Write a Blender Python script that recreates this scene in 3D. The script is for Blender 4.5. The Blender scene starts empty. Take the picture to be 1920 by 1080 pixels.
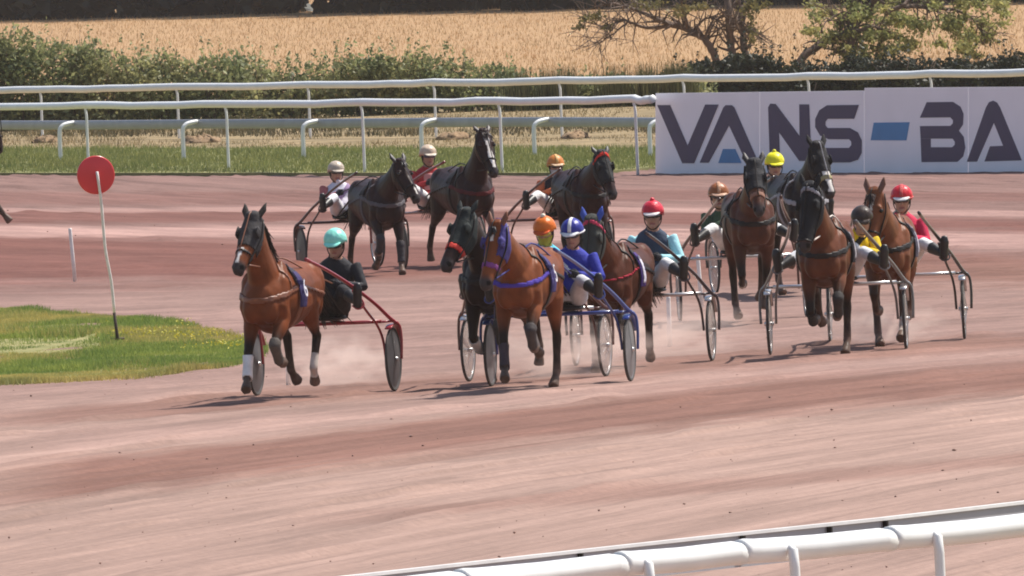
import bpy, bmesh, math, random
import numpy as np
from mathutils import Vector, Matrix

rng = np.random.default_rng(7)
random.seed(7)
sc = bpy.context.scene
COL = sc.collection

# ------------------------------------------------------------------ camera, sky, sun, exposure
KD = 1.8                      # all distances from the camera are in units of KD metres
F_PX, HZ, CAM_H, ROLL = 19250.0 * KD, -300.0, 5.94, math.radians(2.4)
PITCH = math.atan((540 - HZ) / F_PX)
cam_d = bpy.data.cameras.new('camera')
cam = bpy.data.objects.new('camera', cam_d)
COL.objects.link(cam)
cam_d.sensor_width = 36.0
cam_d.lens = 36.0 * F_PX / 1920.0
cam_d.clip_start = 1.0
cam_d.clip_end = 3000.0
_F = np.array([0, math.cos(PITCH), -math.sin(PITCH)])
_U0 = np.array([0, math.sin(PITCH), math.cos(PITCH)])
_R0 = np.array([1.0, 0, 0])
CR = _R0 * math.cos(ROLL) - _U0 * math.sin(ROLL)
CU = _U0 * math.cos(ROLL) + _R0 * math.sin(ROLL)
CP = np.array([0, 0, CAM_H])
M4 = Matrix.Identity(4)
for i in range(3):
    M4[i][0], M4[i][1], M4[i][2], M4[i][3] = CR[i], CU[i], -_F[i], CP[i]
cam.matrix_world = M4
sc.camera = cam

SUN_EL, SUN_AZ = math.radians(58), math.radians(56)      # azimuth from +Y (away from the camera) towards +X
sun_dir = np.array([math.sin(SUN_AZ) * math.cos(SUN_EL), math.cos(SUN_AZ) * math.cos(SUN_EL), math.sin(SUN_EL)])
world = bpy.data.worlds.new('World')
sc.world = world
world.use_nodes = True
wn = world.node_tree
sky = wn.nodes.new('ShaderNodeTexSky')
sky.sky_type = 'NISHITA'
sky.sun_disc = False
sky.sun_elevation = SUN_EL
sky.sun_rotation = SUN_AZ
sky.dust_density = 2.0
wn.nodes['Background'].inputs[1].default_value = 0.12
wn.links.new(sky.outputs[0], wn.nodes['Background'].inputs[0])
sun_l = bpy.data.lights.new('sun', 'SUN')
sun_l.energy = 5.0
sun_l.angle = math.radians(0.6)
sun_l.color = (1.0, 0.95, 0.87)
sun = bpy.data.objects.new('sun', sun_l)
COL.objects.link(sun)
sun.rotation_euler = Vector(-sun_dir).to_track_quat('-Z', 'Y').to_euler()
sun.location = (60, 350, 80)
sc.view_settings.view_transform = 'Standard'
sc.view_settings.look = 'None'
sc.view_settings.gamma = 1.0
sc.view_settings.exposure = 0.28
sc.cycles.pixel_filter_type = 'BLACKMAN_HARRIS'
sc.cycles.filter_width = 1.9
sc.cycles.volume_bounces = 2

# ------------------------------------------------------------------ pixel helpers (photograph pixels to places on the ground)
def ray(px, py):
    d = _F + CR * ((px - 960) / F_PX) - CU * ((py - 540) / F_PX)
    return d
def G(px, py, z=0.0):
    d = ray(px, py)
    t = (z - CAM_H) / d[2]
    return CP + d * t
def AT(px, py, y, k=1.0):
    d = ray(px, py)
    return CP + d * (y / d[1])
def PX(p):
    v = np.asarray(p) - CP
    w = v @ _F
    return 960 + F_PX * (v @ CR) / w, 540 - F_PX * (v @ CU) / w

# ------------------------------------------------------------------ materials
MATS = {}
def nodes_of(m):
    m.use_nodes = True
    return m.node_tree.nodes, m.node_tree.links
def mat(name, col, rough=0.6, var=0.15, scale=8.0, bump=0.0, metal=0.0, spec=0.5, sheen=0.0, coat=0.0, bscale=None):
    if name in MATS:
        return MATS[name]
    m = bpy.data.materials.new(name)
    N, L = nodes_of(m)
    b = N['Principled BSDF']
    b.inputs['Roughness'].default_value = rough
    b.inputs['Metallic'].default_value = metal
    b.inputs['Specular IOR Level'].default_value = spec
    if sheen: b.inputs['Sheen Weight'].default_value = sheen
    if coat: b.inputs['Coat Weight'].default_value = coat
    tc = N.new('ShaderNodeTexCoord')
    nz = N.new('ShaderNodeTexNoise'); nz.inputs['Scale'].default_value = scale; nz.inputs['Detail'].default_value = 5
    L.new(tc.outputs['Object'], nz.inputs['Vector'])
    mr = N.new('ShaderNodeMapRange')
    mr.inputs[1].default_value = 0.25; mr.inputs[2].default_value = 0.75
    mr.inputs[3].default_value = 1 - var; mr.inputs[4].default_value = 1 + var
    L.new(nz.outputs[0], mr.inputs[0])
    mx = N.new('ShaderNodeMix'); mx.data_type = 'RGBA'; mx.blend_type = 'MULTIPLY'
    mx.inputs[0].default_value = 1.0
    mx.inputs[6].default_value = (*col, 1)
    L.new(mr.outputs[0], mx.inputs[7])
    L.new(mx.outputs[2], b.inputs['Base Color'])
    if bump:
        n2 = N.new('ShaderNodeTexNoise'); n2.inputs['Scale'].default_value = bscale or scale * 3; n2.inputs['Detail'].default_value = 4
        L.new(tc.outputs['Object'], n2.inputs['Vector'])
        bp = N.new('ShaderNodeBump'); bp.inputs['Strength'].default_value = bump; bp.inputs['Distance'].default_value = 0.02
        L.new(n2.outputs[0], bp.inputs['Height']); L.new(bp.outputs[0], b.inputs['Normal'])
    MATS[name] = m
    return m

def attr_mat(name, rough, bump, bscale, sheen=0.0, var=0.2, scale=6.0, spec=0.5):
    m = mat(name, (1, 1, 1), rough, var, scale, bump, 0.0, spec, sheen, 0.0, bscale)
    N, L = nodes_of(m)
    a = N.new('ShaderNodeAttribute'); a.attribute_name = 'Col'
    for n in N:
        if n.bl_idname == 'ShaderNodeMix':
            L.new(a.outputs['Color'], n.inputs[6])
    return m

def leaf_mat(name, c0, c1, rough=0.55, trans=0.25):
    m = bpy.data.materials.new(name)
    N, L = nodes_of(m)
    b = N['Principled BSDF']; b.inputs['Roughness'].default_value = rough
    b.inputs['Specular IOR Level'].default_value = 0.3
    g = N.new('ShaderNodeNewGeometry')
    r = N.new('ShaderNodeValToRGB')
    r.color_ramp.elements[0].color = (*c0, 1); r.color_ramp.elements[1].color = (*c1, 1)
    L.new(g.outputs['Random Per Island'], r.inputs[0])
    tc = N.new('ShaderNodeTexCoord'); nz = N.new('ShaderNodeTexNoise'); nz.inputs['Scale'].default_value = 0.9; nz.inputs['Detail'].default_value = 3
    L.new(tc.outputs['Object'], nz.inputs['Vector'])
    rp = N.new('ShaderNodeValToRGB'); rp.color_ramp.elements[0].position = .34; rp.color_ramp.elements[1].position = .66
    rp.color_ramp.elements[0].color = (.72, .80, .70, 1); rp.color_ramp.elements[1].color = (1.25, 1.12, .98, 1)
    L.new(nz.outputs[0], rp.inputs[0])
    mx = N.new('ShaderNodeMix'); mx.data_type = 'RGBA'; mx.blend_type = 'MULTIPLY'; mx.inputs[0].default_value = 1
    L.new(r.outputs[0], mx.inputs[6]); L.new(rp.outputs[0], mx.inputs[7])
    L.new(mx.outputs[2], b.inputs['Base Color'])
    t = N.new('ShaderNodeBsdfTranslucent'); L.new(mx.outputs[2], t.inputs[0])
    ms = N.new('ShaderNodeMixShader'); ms.inputs[0].default_value = trans
    L.new(b.outputs[0], ms.inputs[1]); L.new(t.outputs[0], ms.inputs[2])
    L.new(ms.outputs[0], N['Material Output'].inputs[0])
    return m

# ------------------------------------------------------------------ object helpers
def tag(o, label=None, cat=None, group=None, kind=None):
    if label: o['label'] = label
    if cat: o['category'] = cat
    if group: o['group'] = group
    if kind: o['kind'] = kind
    return o
def link(name, me, parent=None):
    o = bpy.data.objects.new(name, me)
    COL.objects.link(o)
    if parent is not None: o.parent = parent
    return o
def empty(name, loc, rz=0.0, scale=1.0):
    o = bpy.data.objects.new(name, None)
    COL.objects.link(o)
    o.location = loc; o.rotation_euler = (0, 0, rz); o.scale = (scale,) * 3
    o.empty_display_size = 0.2
    return o
def mesh(name, v, f, m, parent=None, smooth=True):
    me = bpy.data.meshes.new(name)
    me.from_pydata([tuple(map(float, q)) for q in v], [], [tuple(map(int, q)) for q in f])
    me.update()
    if m is not None: me.materials.append(m)
    if smooth: me.polygons.foreach_set('use_smooth', [True] * len(me.polygons))
    return link(name, me, parent)
class MB:
    """collects shapes into one mesh"""
    def __init__(s): s.v = []; s.f = []
    def add(s, v, f):
        o = len(s.v); s.v += [tuple(q) for q in v]; s.f += [tuple(i + o for i in q) for q in f]
        return s
    def build(s, name, m, parent=None, smooth=True): return mesh(name, s.v, s.f, m, parent, smooth)

def unit(v):
    v = np.asarray(v, float); n = np.linalg.norm(v)
    return v / n if n > 1e-9 else v
def smooth_path(pts, n=4):
    """Catmull-Rom through pts"""
    P = [np.asarray(p, float) for p in pts]
    if len(P) < 3: return P
    Q = [2 * P[0] - P[1]] + P + [2 * P[-1] - P[-2]]
    out = []
    for i in range(1, len(Q) - 2):
        p0, p1, p2, p3 = Q[i - 1:i + 3]
        for k in range(n):
            t = k / n
            out.append(0.5 * (2 * p1 + (p2 - p0) * t + (2 * p0 - 5 * p1 + 4 * p2 - p3) * t * t + (3 * p1 - p0 - 3 * p2 + p3) * t ** 3))
    out.append(P[-1])
    return out
def loft(secs, n=14, side=None):
    """secs: list of (centre, ru, rv[, side]); ring in the plane across the path, ru along side, rv along up"""
    C = [np.asarray(s[0], float) for s in secs]
    v, f = [], []
    m = len(C)
    S0 = np.array([0, 1.0, 0]) if side is None else np.asarray(side, float)
    for i in range(m):
        T = unit(C[min(i + 1, m - 1)] - C[max(i - 1, 0)])
        S = np.asarray(secs[i][3], float) if len(secs[i]) > 3 else S0
        S = unit(S - T * (S @ T))
        U = np.cross(T, S)
        for k in range(n):
            a = 2 * math.pi * k / n
            v.append(C[i] + S * secs[i][1] * math.cos(a) + U * secs[i][2] * math.sin(a))
    for i in range(m - 1):
        for k in range(n):
            a, b = i * n + k, i * n + (k + 1) % n
            f.append((a, b, b + n, a + n))
    v.append(C[0]); v.append(C[-1])
    c0, c1 = m * n, m * n + 1
    for k in range(n):
        f.append((c0, (k + 1) % n, k))
        f.append((c1, (m - 1) * n + k, (m - 1) * n + (k + 1) % n))
    return v, f
def tube(pts, r, n=8, r1=None, smoothn=0):
    P = smooth_path(pts, smoothn) if smoothn else [np.asarray(p, float) for p in pts]
    m = len(P)
    rs = [r] * m if r1 is None else [r + (r1 - r) * i / (m - 1) for i in range(m)]
    T0 = unit(P[-1] - P[0])
    s = np.array([0, 0, 1.0]) if abs(T0[2]) < 0.9 else np.array([0, 1.0, 0])
    return loft([(p, q, q) for p, q in zip(P, rs)], n, np.cross(s, T0))
def ball(c, r, nu=12, nv=8):
    r = (r, r, r) if np.isscalar(r) else r
    v = [(c[0], c[1], c[2] + r[2])]; f = []
    for j in range(1, nv):
        t = math.pi * j / nv
        for i in range(nu):
            a = 2 * math.pi * i / nu
            v.append((c[0] + r[0] * math.sin(t) * math.cos(a), c[1] + r[1] * math.sin(t) * math.sin(a), c[2] + r[2] * math.cos(t)))
    v.append((c[0], c[1], c[2] - r[2]))
    for i in range(nu): f.append((0, 1 + i, 1 + (i + 1) % nu))
    for j in range(nv - 2):
        for i in range(nu):
            a, b = 1 + j * nu + i, 1 + j * nu + (i + 1) % nu
            f.append((a, a + nu, b + nu, b))
    l = len(v) - 1; o = 1 + (nv - 2) * nu
    for i in range(nu): f.append((l, o + (i + 1) % nu, o + i))
    return v, f
def box(c, s, rot=None):
    v = []
    for z in (-.5, .5):
        for y in (-.5, .5):
            for x in (-.5, .5):
                q = np.array([x * s[0], y * s[1], z * s[2]])
                if rot is not None: q = rot @ q
                v.append(np.asarray(c) + q)
    return v, [(0, 2, 3, 1), (4, 5, 7, 6), (0, 1, 5, 4), (2, 6, 7, 3), (0, 4, 6, 2), (1, 3, 7, 5)]
def rotz(a): c, s = math.cos(a), math.sin(a); return np.array([[c, -s, 0], [s, c, 0], [0, 0, 1.0]])
def roty(a): c, s = math.cos(a), math.sin(a); return np.array([[c, 0, s], [0, 1.0, 0], [-s, 0, c]])
def rotx(a): c, s = math.cos(a), math.sin(a); return np.array([[1.0, 0, 0], [0, c, -s], [0, s, c]])

def fuse(mb, voxel, iters):
    """union of overlapping closed shapes into one continuous smooth skin; returns verts, normals, faces"""
    me = bpy.data.meshes.new('tmp')
    me.from_pydata([tuple(map(float, q)) for q in mb.v], [], mb.f)
    me.update()
    bm = bmesh.new(); bm.from_mesh(me); bmesh.ops.recalc_face_normals(bm, faces=bm.faces); bm.to_mesh(me); bm.free()
    o = bpy.data.objects.new('tmp', me); COL.objects.link(o)
    r = o.modifiers.new('r', 'REMESH'); r.mode = 'VOXEL'; r.voxel_size = voxel
    s = o.modifiers.new('s', 'SMOOTH'); s.factor = 0.5; s.iterations = iters
    dg = bpy.context.evaluated_depsgraph_get()
    out = bpy.data.meshes.new_from_object(o.evaluated_get(dg))
    n = len(out.vertices)
    V = np.empty(n * 3); out.vertices.foreach_get('co', V); V = V.reshape(-1, 3)
    NN = np.empty(n * 3); out.vertices.foreach_get('normal', NN); NN = NN.reshape(-1, 3)
    FF = [tuple(p.vertices) for p in out.polygons]
    bpy.data.objects.remove(o); bpy.data.meshes.remove(me)
    return V, NN, FF, out

def bone_tag(V, bones):
    """nearest bone (by distance over radius) and position along it"""
    best = np.full(len(V), 1e9); bid = np.zeros(len(V), int); bt = np.zeros(len(V))
    for i, (nm, a, b, ra, rb) in enumerate(bones):
        a = np.asarray(a, float); b = np.asarray(b, float); d = b - a
        t = np.clip(((V - a) @ d) / (d @ d), 0, 1)
        q = np.linalg.norm(V - a - t[:, None] * d, axis=1) / (ra + (rb - ra) * t)
        k = q < best
        best[k] = q[k]; bid[k] = i; bt[k] = t[k]
    return bid, bt

def shell(name, V, NN, FF, mask, off, m, parent, rim=0.012):
    """a fitted cover: the masked patch of a skin, lifted off it, with its edge turned down"""
    ff = [q for q in FF if all(mask[i] for i in q)]
    if not ff: return None
    idx = {}; v = []; f = []
    ec = {}
    for q in ff:
        w = []
        for i in q:
            if i not in idx:
                idx[i] = len(v); v.append(V[i] + NN[i] * off)
            w.append(idx[i])
        f.append(tuple(w))
        for a, b in zip(q, q[1:] + q[:1]):
            k = (min(a, b), max(a, b))
            ec[k] = (a, b) if k not in ec else None
    inner = {}
    for k, e in ec.items():
        if e is None: continue
        for i in e:
            if i not in inner:
                inner[i] = len(v); v.append(V[i] + NN[i] * (off - rim))
        a, b = e
        f.append((idx[b], idx[a], inner[a], inner[b]))
    return mesh(name, v, f, m, parent)

def text_mesh(s, size, depth=0.002):
    c = bpy.data.curves.new('t', 'FONT'); c.body = s; c.size = size; c.extrude = depth; c.align_x = 'CENTER'; c.align_y = 'CENTER'
    o = bpy.data.objects.new('t', c); COL.objects.link(o)
    dg = bpy.context.evaluated_depsgraph_get()
    me = bpy.data.meshes.new_from_object(o.evaluated_get(dg))
    bpy.data.objects.remove(o)
    return me

# ------------------------------------------------------------------ THE SETTING: ground, track, grass
FLOW_Y, FLOW_K = 127.8, 0.054       # where the raked lines run square to the view, and how fast they fan out
def sand_material():
    m = bpy.data.materials.new('track_sand')
    N, L = nodes_of(m)
    b = N['Principled BSDF']; b.inputs['Roughness'].default_value = 0.95; b.inputs['Specular IOR Level'].default_value = 0.1
    a = N.new('ShaderNodeAttribute'); a.attribute_name = 'Col'
    tc = N.new('ShaderNodeTexCoord')
    # flow coordinates: u is constant along the raked lines, which fan out from the end of the bend
    sp = N.new('ShaderNodeSeparateXYZ'); L.new(tc.outputs['Object'], sp.inputs[0])
    def M(op, i0, v=None, i1=None):
        n_ = N.new('ShaderNodeMath'); n_.operation = op; L.new(i0, n_.inputs[0])
        if i1 is not None: L.new(i1, n_.inputs[1])
        elif v is not None: n_.inputs[1].default_value = v
        return n_.outputs[0]
    yy = M('SUBTRACT', M('MULTIPLY', sp.outputs[1], 1 / KD), FLOW_Y)
    uu = M('MULTIPLY', yy, None, M('EXPONENT', M('MULTIPLY', sp.outputs[0], FLOW_K)))
    def streak(sr, st, det):
        cb = N.new('ShaderNodeCombineXYZ'); L.new(M('MULTIPLY', uu, sr), cb.inputs[0]); L.new(M('MULTIPLY', sp.outputs[0], st), cb.inputs[1])
        nz = N.new('ShaderNodeTexNoise'); nz.inputs['Scale'].default_value = 1.0; nz.inputs['Detail'].default_value = det; nz.inputs['Roughness'].default_value = 0.6
        L.new(cb.outputs[0], nz.inputs['Vector'])
        return nz.outputs[0]
    s1 = streak(0.9, 0.12, 4); s2 = streak(3.2, 0.7, 4)
    def mul(col, fac, lo, hi, a0=0.3, a1=0.7):
        mr = N.new('ShaderNodeMapRange'); mr.inputs[1].default_value = a0; mr.inputs[2].default_value = a1
        mr.inputs[3].default_value = lo; mr.inputs[4].default_value = hi; L.new(fac, mr.inputs[0])
        mx = N.new('ShaderNodeMix'); mx.data_type = 'RGBA'; mx.blend_type = 'MULTIPLY'; mx.inputs[0].default_value = 1
        L.new(col, mx.inputs[6]); L.new(mr.outputs[0], mx.inputs[7]); return mx.outputs[2]
    n3 = N.new('ShaderNodeTexNoise'); n3.inputs['Scale'].default_value = 9.0; n3.inputs['Detail'].default_value = 6; n3.inputs['Roughness'].default_value = 0.65
    L.new(tc.outputs['Object'], n3.inputs['Vector'])
    c = mul(a.outputs['Color'], s1, 0.82, 1.14)
    c = mul(c, s2, 0.84, 1.12)
    c = mul(c, n3.outputs[0], 0.85, 1.12)
    n4 = N.new('ShaderNodeTexNoise'); n4.inputs['Scale'].default_value = 1.0; n4.inputs['Detail'].default_value = 3
    c3 = streak(0.45, 0.35, 5); c = mul(c, c3, 0.84, 1.13)
    L.new(c, b.inputs['Base Color'])
    bp = N.new('ShaderNodeBump'); bp.inputs['Strength'].default_value = 0.5; bp.inputs['Distance'].default_value = 0.03
    L.new(n3.outputs[0], bp.inputs['Height'])
    bp2 = N.new('ShaderNodeBump'); bp2.inputs['Strength'].default_value = 0.5; bp2.inputs['Distance'].default_value = 0.04
    L.new(s2, bp2.inputs['Height']); L.new(bp.outputs[0], bp2.inputs['Normal'])
    L.new(bp2.outputs[0], b.inputs['Normal'])
    return m

def ground_sheet():
    m = bpy.data.materials.new('dry_turf')
    N, L = nodes_of(m)
    b = N['Principled BSDF']; b.inputs['Roughness'].default_value = 0.95; b.inputs['Specular IOR Level'].default_value = 0.1
    tc = N.new('ShaderNodeTexCoord')
    nz = N.new('ShaderNodeTexNoise'); nz.inputs['Scale'].default_value = 0.6; nz.inputs['Detail'].default_value = 7
    L.new(tc.outputs['Object'], nz.inputs['Vector'])
    r = N.new('ShaderNodeValToRGB')
    r.color_ramp.elements[0].position = 0.35; r.color_ramp.elements[1].position = 0.65
    r.color_ramp.elements[0].color = (0.12, 0.13, 0.05, 1); r.color_ramp.elements[1].color = (0.30, 0.24, 0.12, 1)
    L.new(nz.outputs[0], r.inputs[0]); L.new(r.outputs[0], b.inputs['Base Color'])
    v = [(-900, -200, -0.09), (900, -200, -0.09), (900, 2900, -0.09), (-900, 2900, -0.09)]
    tag(mesh('ground', v, [(0, 1, 2, 3)], m, smooth=False), kind='structure')
ground_sheet()

# dark (damp, freshly harrowed) bands on the track, centre lines read off the photograph
BANDS = [  # (pixel polyline, half width in px at first point .. last, strength)
    ([(-150, 925), (0, 908), (480, 858), (960, 800), (1440, 745), (1920, 700), (2100, 684)], (38, 28), 1.0),
    ([(-150, 800), (0, 788), (300, 765), (640, 738), (1100, 700), (1500, 668), (1920, 640), (2100, 628)], (14, 16), 0.75),
    ([(500, 985), (960, 945), (1280, 915), (1920, 862), (2100, 848)], (14, 10), 0.5),
    ([(-150, 485), (0, 485), (560, 485), (900, 490), (1300, 496), (1700, 500), (2100, 505)], (42, 30), 1.0),
    ([(-150, 408), (0, 408), (560, 404), (1000, 405), (1500, 415), (2100, 425)], (11, 13), 0.9),
    ([(-150, 372), (0, 372), (560, 370), (1000, 366), (1500, 365), (2100, 370)], (12, 9), 0.5),
]
PALE = [
    ([(-150, 432), (0, 432), (560, 433), (1000, 438), (1500, 445), (2100, 455)], (9, 14), 0.8),
    ([(-150, 395), (0, 395), (560, 393), (1000, 390), (1500, 395), (2100, 402)], (4, 5), 0.6),
    ([(-150, 860), (0, 845), (480, 800), (960, 745), (1440, 700), (1920, 668), (2100, 655)], (26, 14), 0.35),
]
def band_tab(defs):
    out = []
    for pl, (w0, w1), s in defs:
        xx, yy, ww = [], [], []
        for i, (x, y) in enumerate(pl):
            w = w0 + (w1 - w0) * i / (len(pl) - 1)
            g = G(x, y); xx.append(g[0]); yy.append(g[1] / KD); ww.append(abs(G(x, y - w)[1] - G(x, y + w)[1]) / 2 / KD)
        o = np.argsort(xx)
        out.append((np.array(xx)[o], np.array(yy)[o], np.array(ww)[o], s))
    return out
def vnoise(x, y, seed):
    """smooth value noise, vectorised"""
    r = np.random.default_rng(seed); T = r.random((256, 256))
    xi, yi = np.floor(x).astype(int), np.floor(y).astype(int)
    fx, fy = x - xi, y - yi
    fx = fx * fx * (3 - 2 * fx); fy = fy * fy * (3 - 2 * fy)
    g = lambda i, j: T[i % 256, j % 256]
    return (g(xi, yi) * (1 - fx) + g(xi + 1, yi) * fx) * (1 - fy) + (g(xi, yi + 1) * (1 - fx) + g(xi + 1, yi + 1) * fx) * fy

def build_track():
    XX = np.arange(-13.5, 13.6, 0.12); UU = np.concatenate([np.arange(-100, -34, .25), np.arange(-34, 0, .06), np.arange(0, 140, .14)])
    rr, X = np.meshgrid(UU, XX, indexing='ij')
    Y = FLOW_Y + rr * np.exp(-FLOW_K * X)
    keep = (np.abs(X) < 0.0525 * Y + 1.2) & (Y > 62) & (Y < 202)
    arc = X * 1.6
    wob = 0.5 * (vnoise(arc * 0.15 + 40, rr * 0.1 + 90, 3) - 0.5)
    q = rr + wob + 200
    arc = arc + 60
    # relief: harrow ruts, heaped ridges, hoof-broken crust
    z = 0.020 * (vnoise(q * 1.6, arc * 0.10, 11) - 0.5) + 0.030 * (vnoise(q * 0.5, arc * 0.05, 12) - 0.5)
    rut = vnoise(q * 3.0, arc * 0.22, 13); z -= 0.034 * np.clip((rut - 0.70) / 0.30, 0, 1)
    br = vnoise(q * 3.2, arc * 0.7, 14); z += 0.065 * np.clip((br - 0.76) / 0.24, 0, 1) * np.clip((vnoise(q * 0.4, arc * 0.12, 15) - .4) * 6, 0, 1)
    z += 0.020 * (vnoise(q * 7, arc * 2.2, 16) - 0.5) + 0.024 * np.clip(vnoise(q * 4.5, arc * 1.8, 17) - .66, 0, 1) * 3 * (vnoise(q * .6, arc * .3, 18) > .5)
    dark = np.zeros_like(rr); pale = np.zeros_like(rr)
    for tab, dst in ((band_tab(BANDS), 'd'), (band_tab(PALE), 'p')):
        for th, r0, w, s in tab:
            rc = np.interp(X, th, r0); wc = np.interp(X, th, w)
            e = np.abs(Y - rc) / wc + 0.5 * (vnoise(q * 0.8, arc * 0.25, 21) - 0.5) + .3 * (vnoise(q * 2, arc * 1.2, 22) - .5)
            k = s * np.clip(2.0 - 1.5 * e, 0, 1) * np.clip((X - th[0]) / 1.5 + (th[0] < -8) * 9, 0, 1)
            if dst == 'd': dark = np.maximum(dark, k)
            else: pale = np.maximum(pale, k)
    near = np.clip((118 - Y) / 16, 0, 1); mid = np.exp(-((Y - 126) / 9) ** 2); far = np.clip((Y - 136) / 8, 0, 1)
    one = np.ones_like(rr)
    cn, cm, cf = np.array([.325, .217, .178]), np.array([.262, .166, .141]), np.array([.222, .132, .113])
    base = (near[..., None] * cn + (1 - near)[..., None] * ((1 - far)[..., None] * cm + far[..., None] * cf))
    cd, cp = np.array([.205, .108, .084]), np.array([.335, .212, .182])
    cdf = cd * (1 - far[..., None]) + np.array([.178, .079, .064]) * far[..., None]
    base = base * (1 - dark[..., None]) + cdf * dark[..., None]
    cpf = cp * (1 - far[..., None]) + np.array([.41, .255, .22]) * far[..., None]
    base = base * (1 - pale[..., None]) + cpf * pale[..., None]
    nR, nT = rr.shape
    ids = -np.ones((nR, nT), int)   # (line, place along it)
    cell = keep[:-1, :-1] | keep[1:, :-1] | keep[:-1, 1:] | keep[1:, 1:]
    used = np.zeros((nR, nT), bool)
    used[:-1, :-1] |= cell; used[1:, :-1] |= cell; used[:-1, 1:] |= cell; used[1:, 1:] |= cell
    ids[used] = np.arange(used.sum())
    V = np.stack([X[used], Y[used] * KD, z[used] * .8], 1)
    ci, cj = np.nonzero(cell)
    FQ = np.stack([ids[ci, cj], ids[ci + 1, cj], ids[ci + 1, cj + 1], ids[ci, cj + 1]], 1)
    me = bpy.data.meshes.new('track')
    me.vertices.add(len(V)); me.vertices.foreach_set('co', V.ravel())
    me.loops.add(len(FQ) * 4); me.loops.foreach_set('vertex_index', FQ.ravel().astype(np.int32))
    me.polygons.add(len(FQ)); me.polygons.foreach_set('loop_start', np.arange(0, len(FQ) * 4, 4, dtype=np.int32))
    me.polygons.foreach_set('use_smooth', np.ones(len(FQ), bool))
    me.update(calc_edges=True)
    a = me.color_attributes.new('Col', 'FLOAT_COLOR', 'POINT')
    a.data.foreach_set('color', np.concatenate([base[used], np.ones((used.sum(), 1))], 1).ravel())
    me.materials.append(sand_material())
    tag(link('track', me), kind='structure')
build_track()

def poly_sheet(name, pts, z, m, kind='structure'):
    v = [(p[0], p[1], z) for p in pts] + [(p[0], p[1], z - 0.12) for p in pts]
    n = len(pts)
    f = [tuple(range(n))] + [(i, i + n, (i + 1) % n + n, (i + 1) % n) for i in range(n)]
    return tag(mesh(name, v, f, m, smooth=False), kind=kind)
def in_poly(x, y, P):
    ins = np.zeros(len(x), bool); n = len(P)
    for i in range(n):
        x1, y1 = P[i][:2]; x2, y2 = P[(i + 1) % n][:2]
        c = ((y1 > y) != (y2 > y)) & (x < (x2 - x1) * (y - y1) / (y2 - y1 + 1e-12) + x1)
        ins ^= c
    return ins
def blades(name, xy, h, w, m, z0=0.0, lean=0.35, kind='stuff', label=None, cat=None, seed=1):
    r = np.random.default_rng(seed); n = len(xy)
    a = r.random(n) * 2 * math.pi; la = r.random(n) * 2 * math.pi
    d = np.stack([np.cos(a), np.sin(a)], 1) * (w[:, None] / 2)
    tip = np.stack([np.cos(la), np.sin(la)], 1) * (h * lean * (0.3 + r.random(n)))[:, None]
    zz = np.full(n, z0) if np.isscalar(z0) else z0
    V = np.empty((n, 3, 3))
    V[:, 0, :2] = xy + d; V[:, 1, :2] = xy - d; V[:, 2, :2] = xy + tip
    V[:, 0, 2] = V[:, 1, 2] = zz - 0.02; V[:, 2, 2] = zz + h
    F = np.arange(3 * n).reshape(n, 3)
    o = mesh(name, V.reshape(-1, 3), F, m, smooth=False)
    return tag(o, label, cat, None, kind)

def soil(name, c0, c1, scale, dist=0.03):
    m = bpy.data.materials.new(name)
    N, L = nodes_of(m)
    b = N['Principled BSDF']; b.inputs['Roughness'].default_value = 0.95; b.inputs['Specular IOR Level'].default_value = 0.1
    tc = N.new('ShaderNodeTexCoord')
    nz = N.new('ShaderNodeTexNoise'); nz.inputs['Scale'].default_value = scale; nz.inputs['Detail'].default_value = 8; nz.inputs['Roughness'].default_value = 0.65
    L.new(tc.outputs['Object'], nz.inputs['Vector'])
    r = N.new('ShaderNodeValToRGB'); r.color_ramp.elements[0].position = 0.35; r.color_ramp.elements[1].position = 0.68
    r.color_ramp.elements[0].color = (*c0, 1); r.color_ramp.elements[1].color = (*c1, 1)
    L.new(nz.outputs[0], r.inputs[0]); L.new(r.outputs[0], b.inputs['Base Color'])
    bp = N.new('ShaderNodeBump'); bp.inputs['Distance'].default_value = dist; bp.inputs['Strength'].default_value = 0.6
    L.new(nz.outputs[0], bp.inputs['Height']); L.new(bp.outputs[0], b.inputs['Normal'])
    return m

# infield tip of grass
ISL = [G(x, y) for x, y in [(-160, 727), (0, 722), (120, 716), (250, 710), (360, 698), (440, 684), (478, 668), (486, 655), (470, 646), (430, 637), (360, 618), (300, 606), (200, 598), (100, 592), (0, 584), (-160, 575)]]
poly_sheet('infield_grass_bed', ISL, 0.026, soil('infield_soil', (.16, .17, .06), (.36, .31, .15), 0.9))
def sample(P, n, seed):
    r = np.random.default_rng(seed)
    P2 = np.array([p[:2] for p in P]); lo, hi = P2.min(0), P2.max(0)
    q = lo + (hi - lo) * r.random((n * 3, 2))
    q = q[in_poly(q[:, 0], q[:, 1], P2)]
    return q[:n]
q = np.concatenate([sample(ISL, 100000, 5)] + [np.linspace(ISL[i][:2], ISL[(i + 1) % len(ISL)][:2], 900) + rng.normal(size=(900, 2)) * [.05, .25] for i in range(len(ISL) - 1)])
pxs = np.array([PX((a, b, 0)) for a, b in q])
edge = np.minimum.reduce([np.abs(q - np.asarray(p[:2])).sum(1) for p in ISL])
low = (pxs[:, 1] > 612) & (pxs[:, 1] < 668) & (pxs[:, 0] < 190) & (vnoise(q[:, 0] * 0.8, q[:, 1] * 0.3, 31) > 0.3)
bare = low & (rng.random(len(q)) < 0.72)
worn = np.abs(pxs[:, 1] - (668 - 0.00075 * (pxs[:, 0] + 40) ** 2)) < 3.0
keepb = ~bare & ~(worn & (pxs[:, 0] < 190))
q2, px2 = q[keepb], pxs[keepb]
cl = vnoise(q2[:, 0] * 1.6, q2[:, 1] * 0.8, 33)
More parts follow.
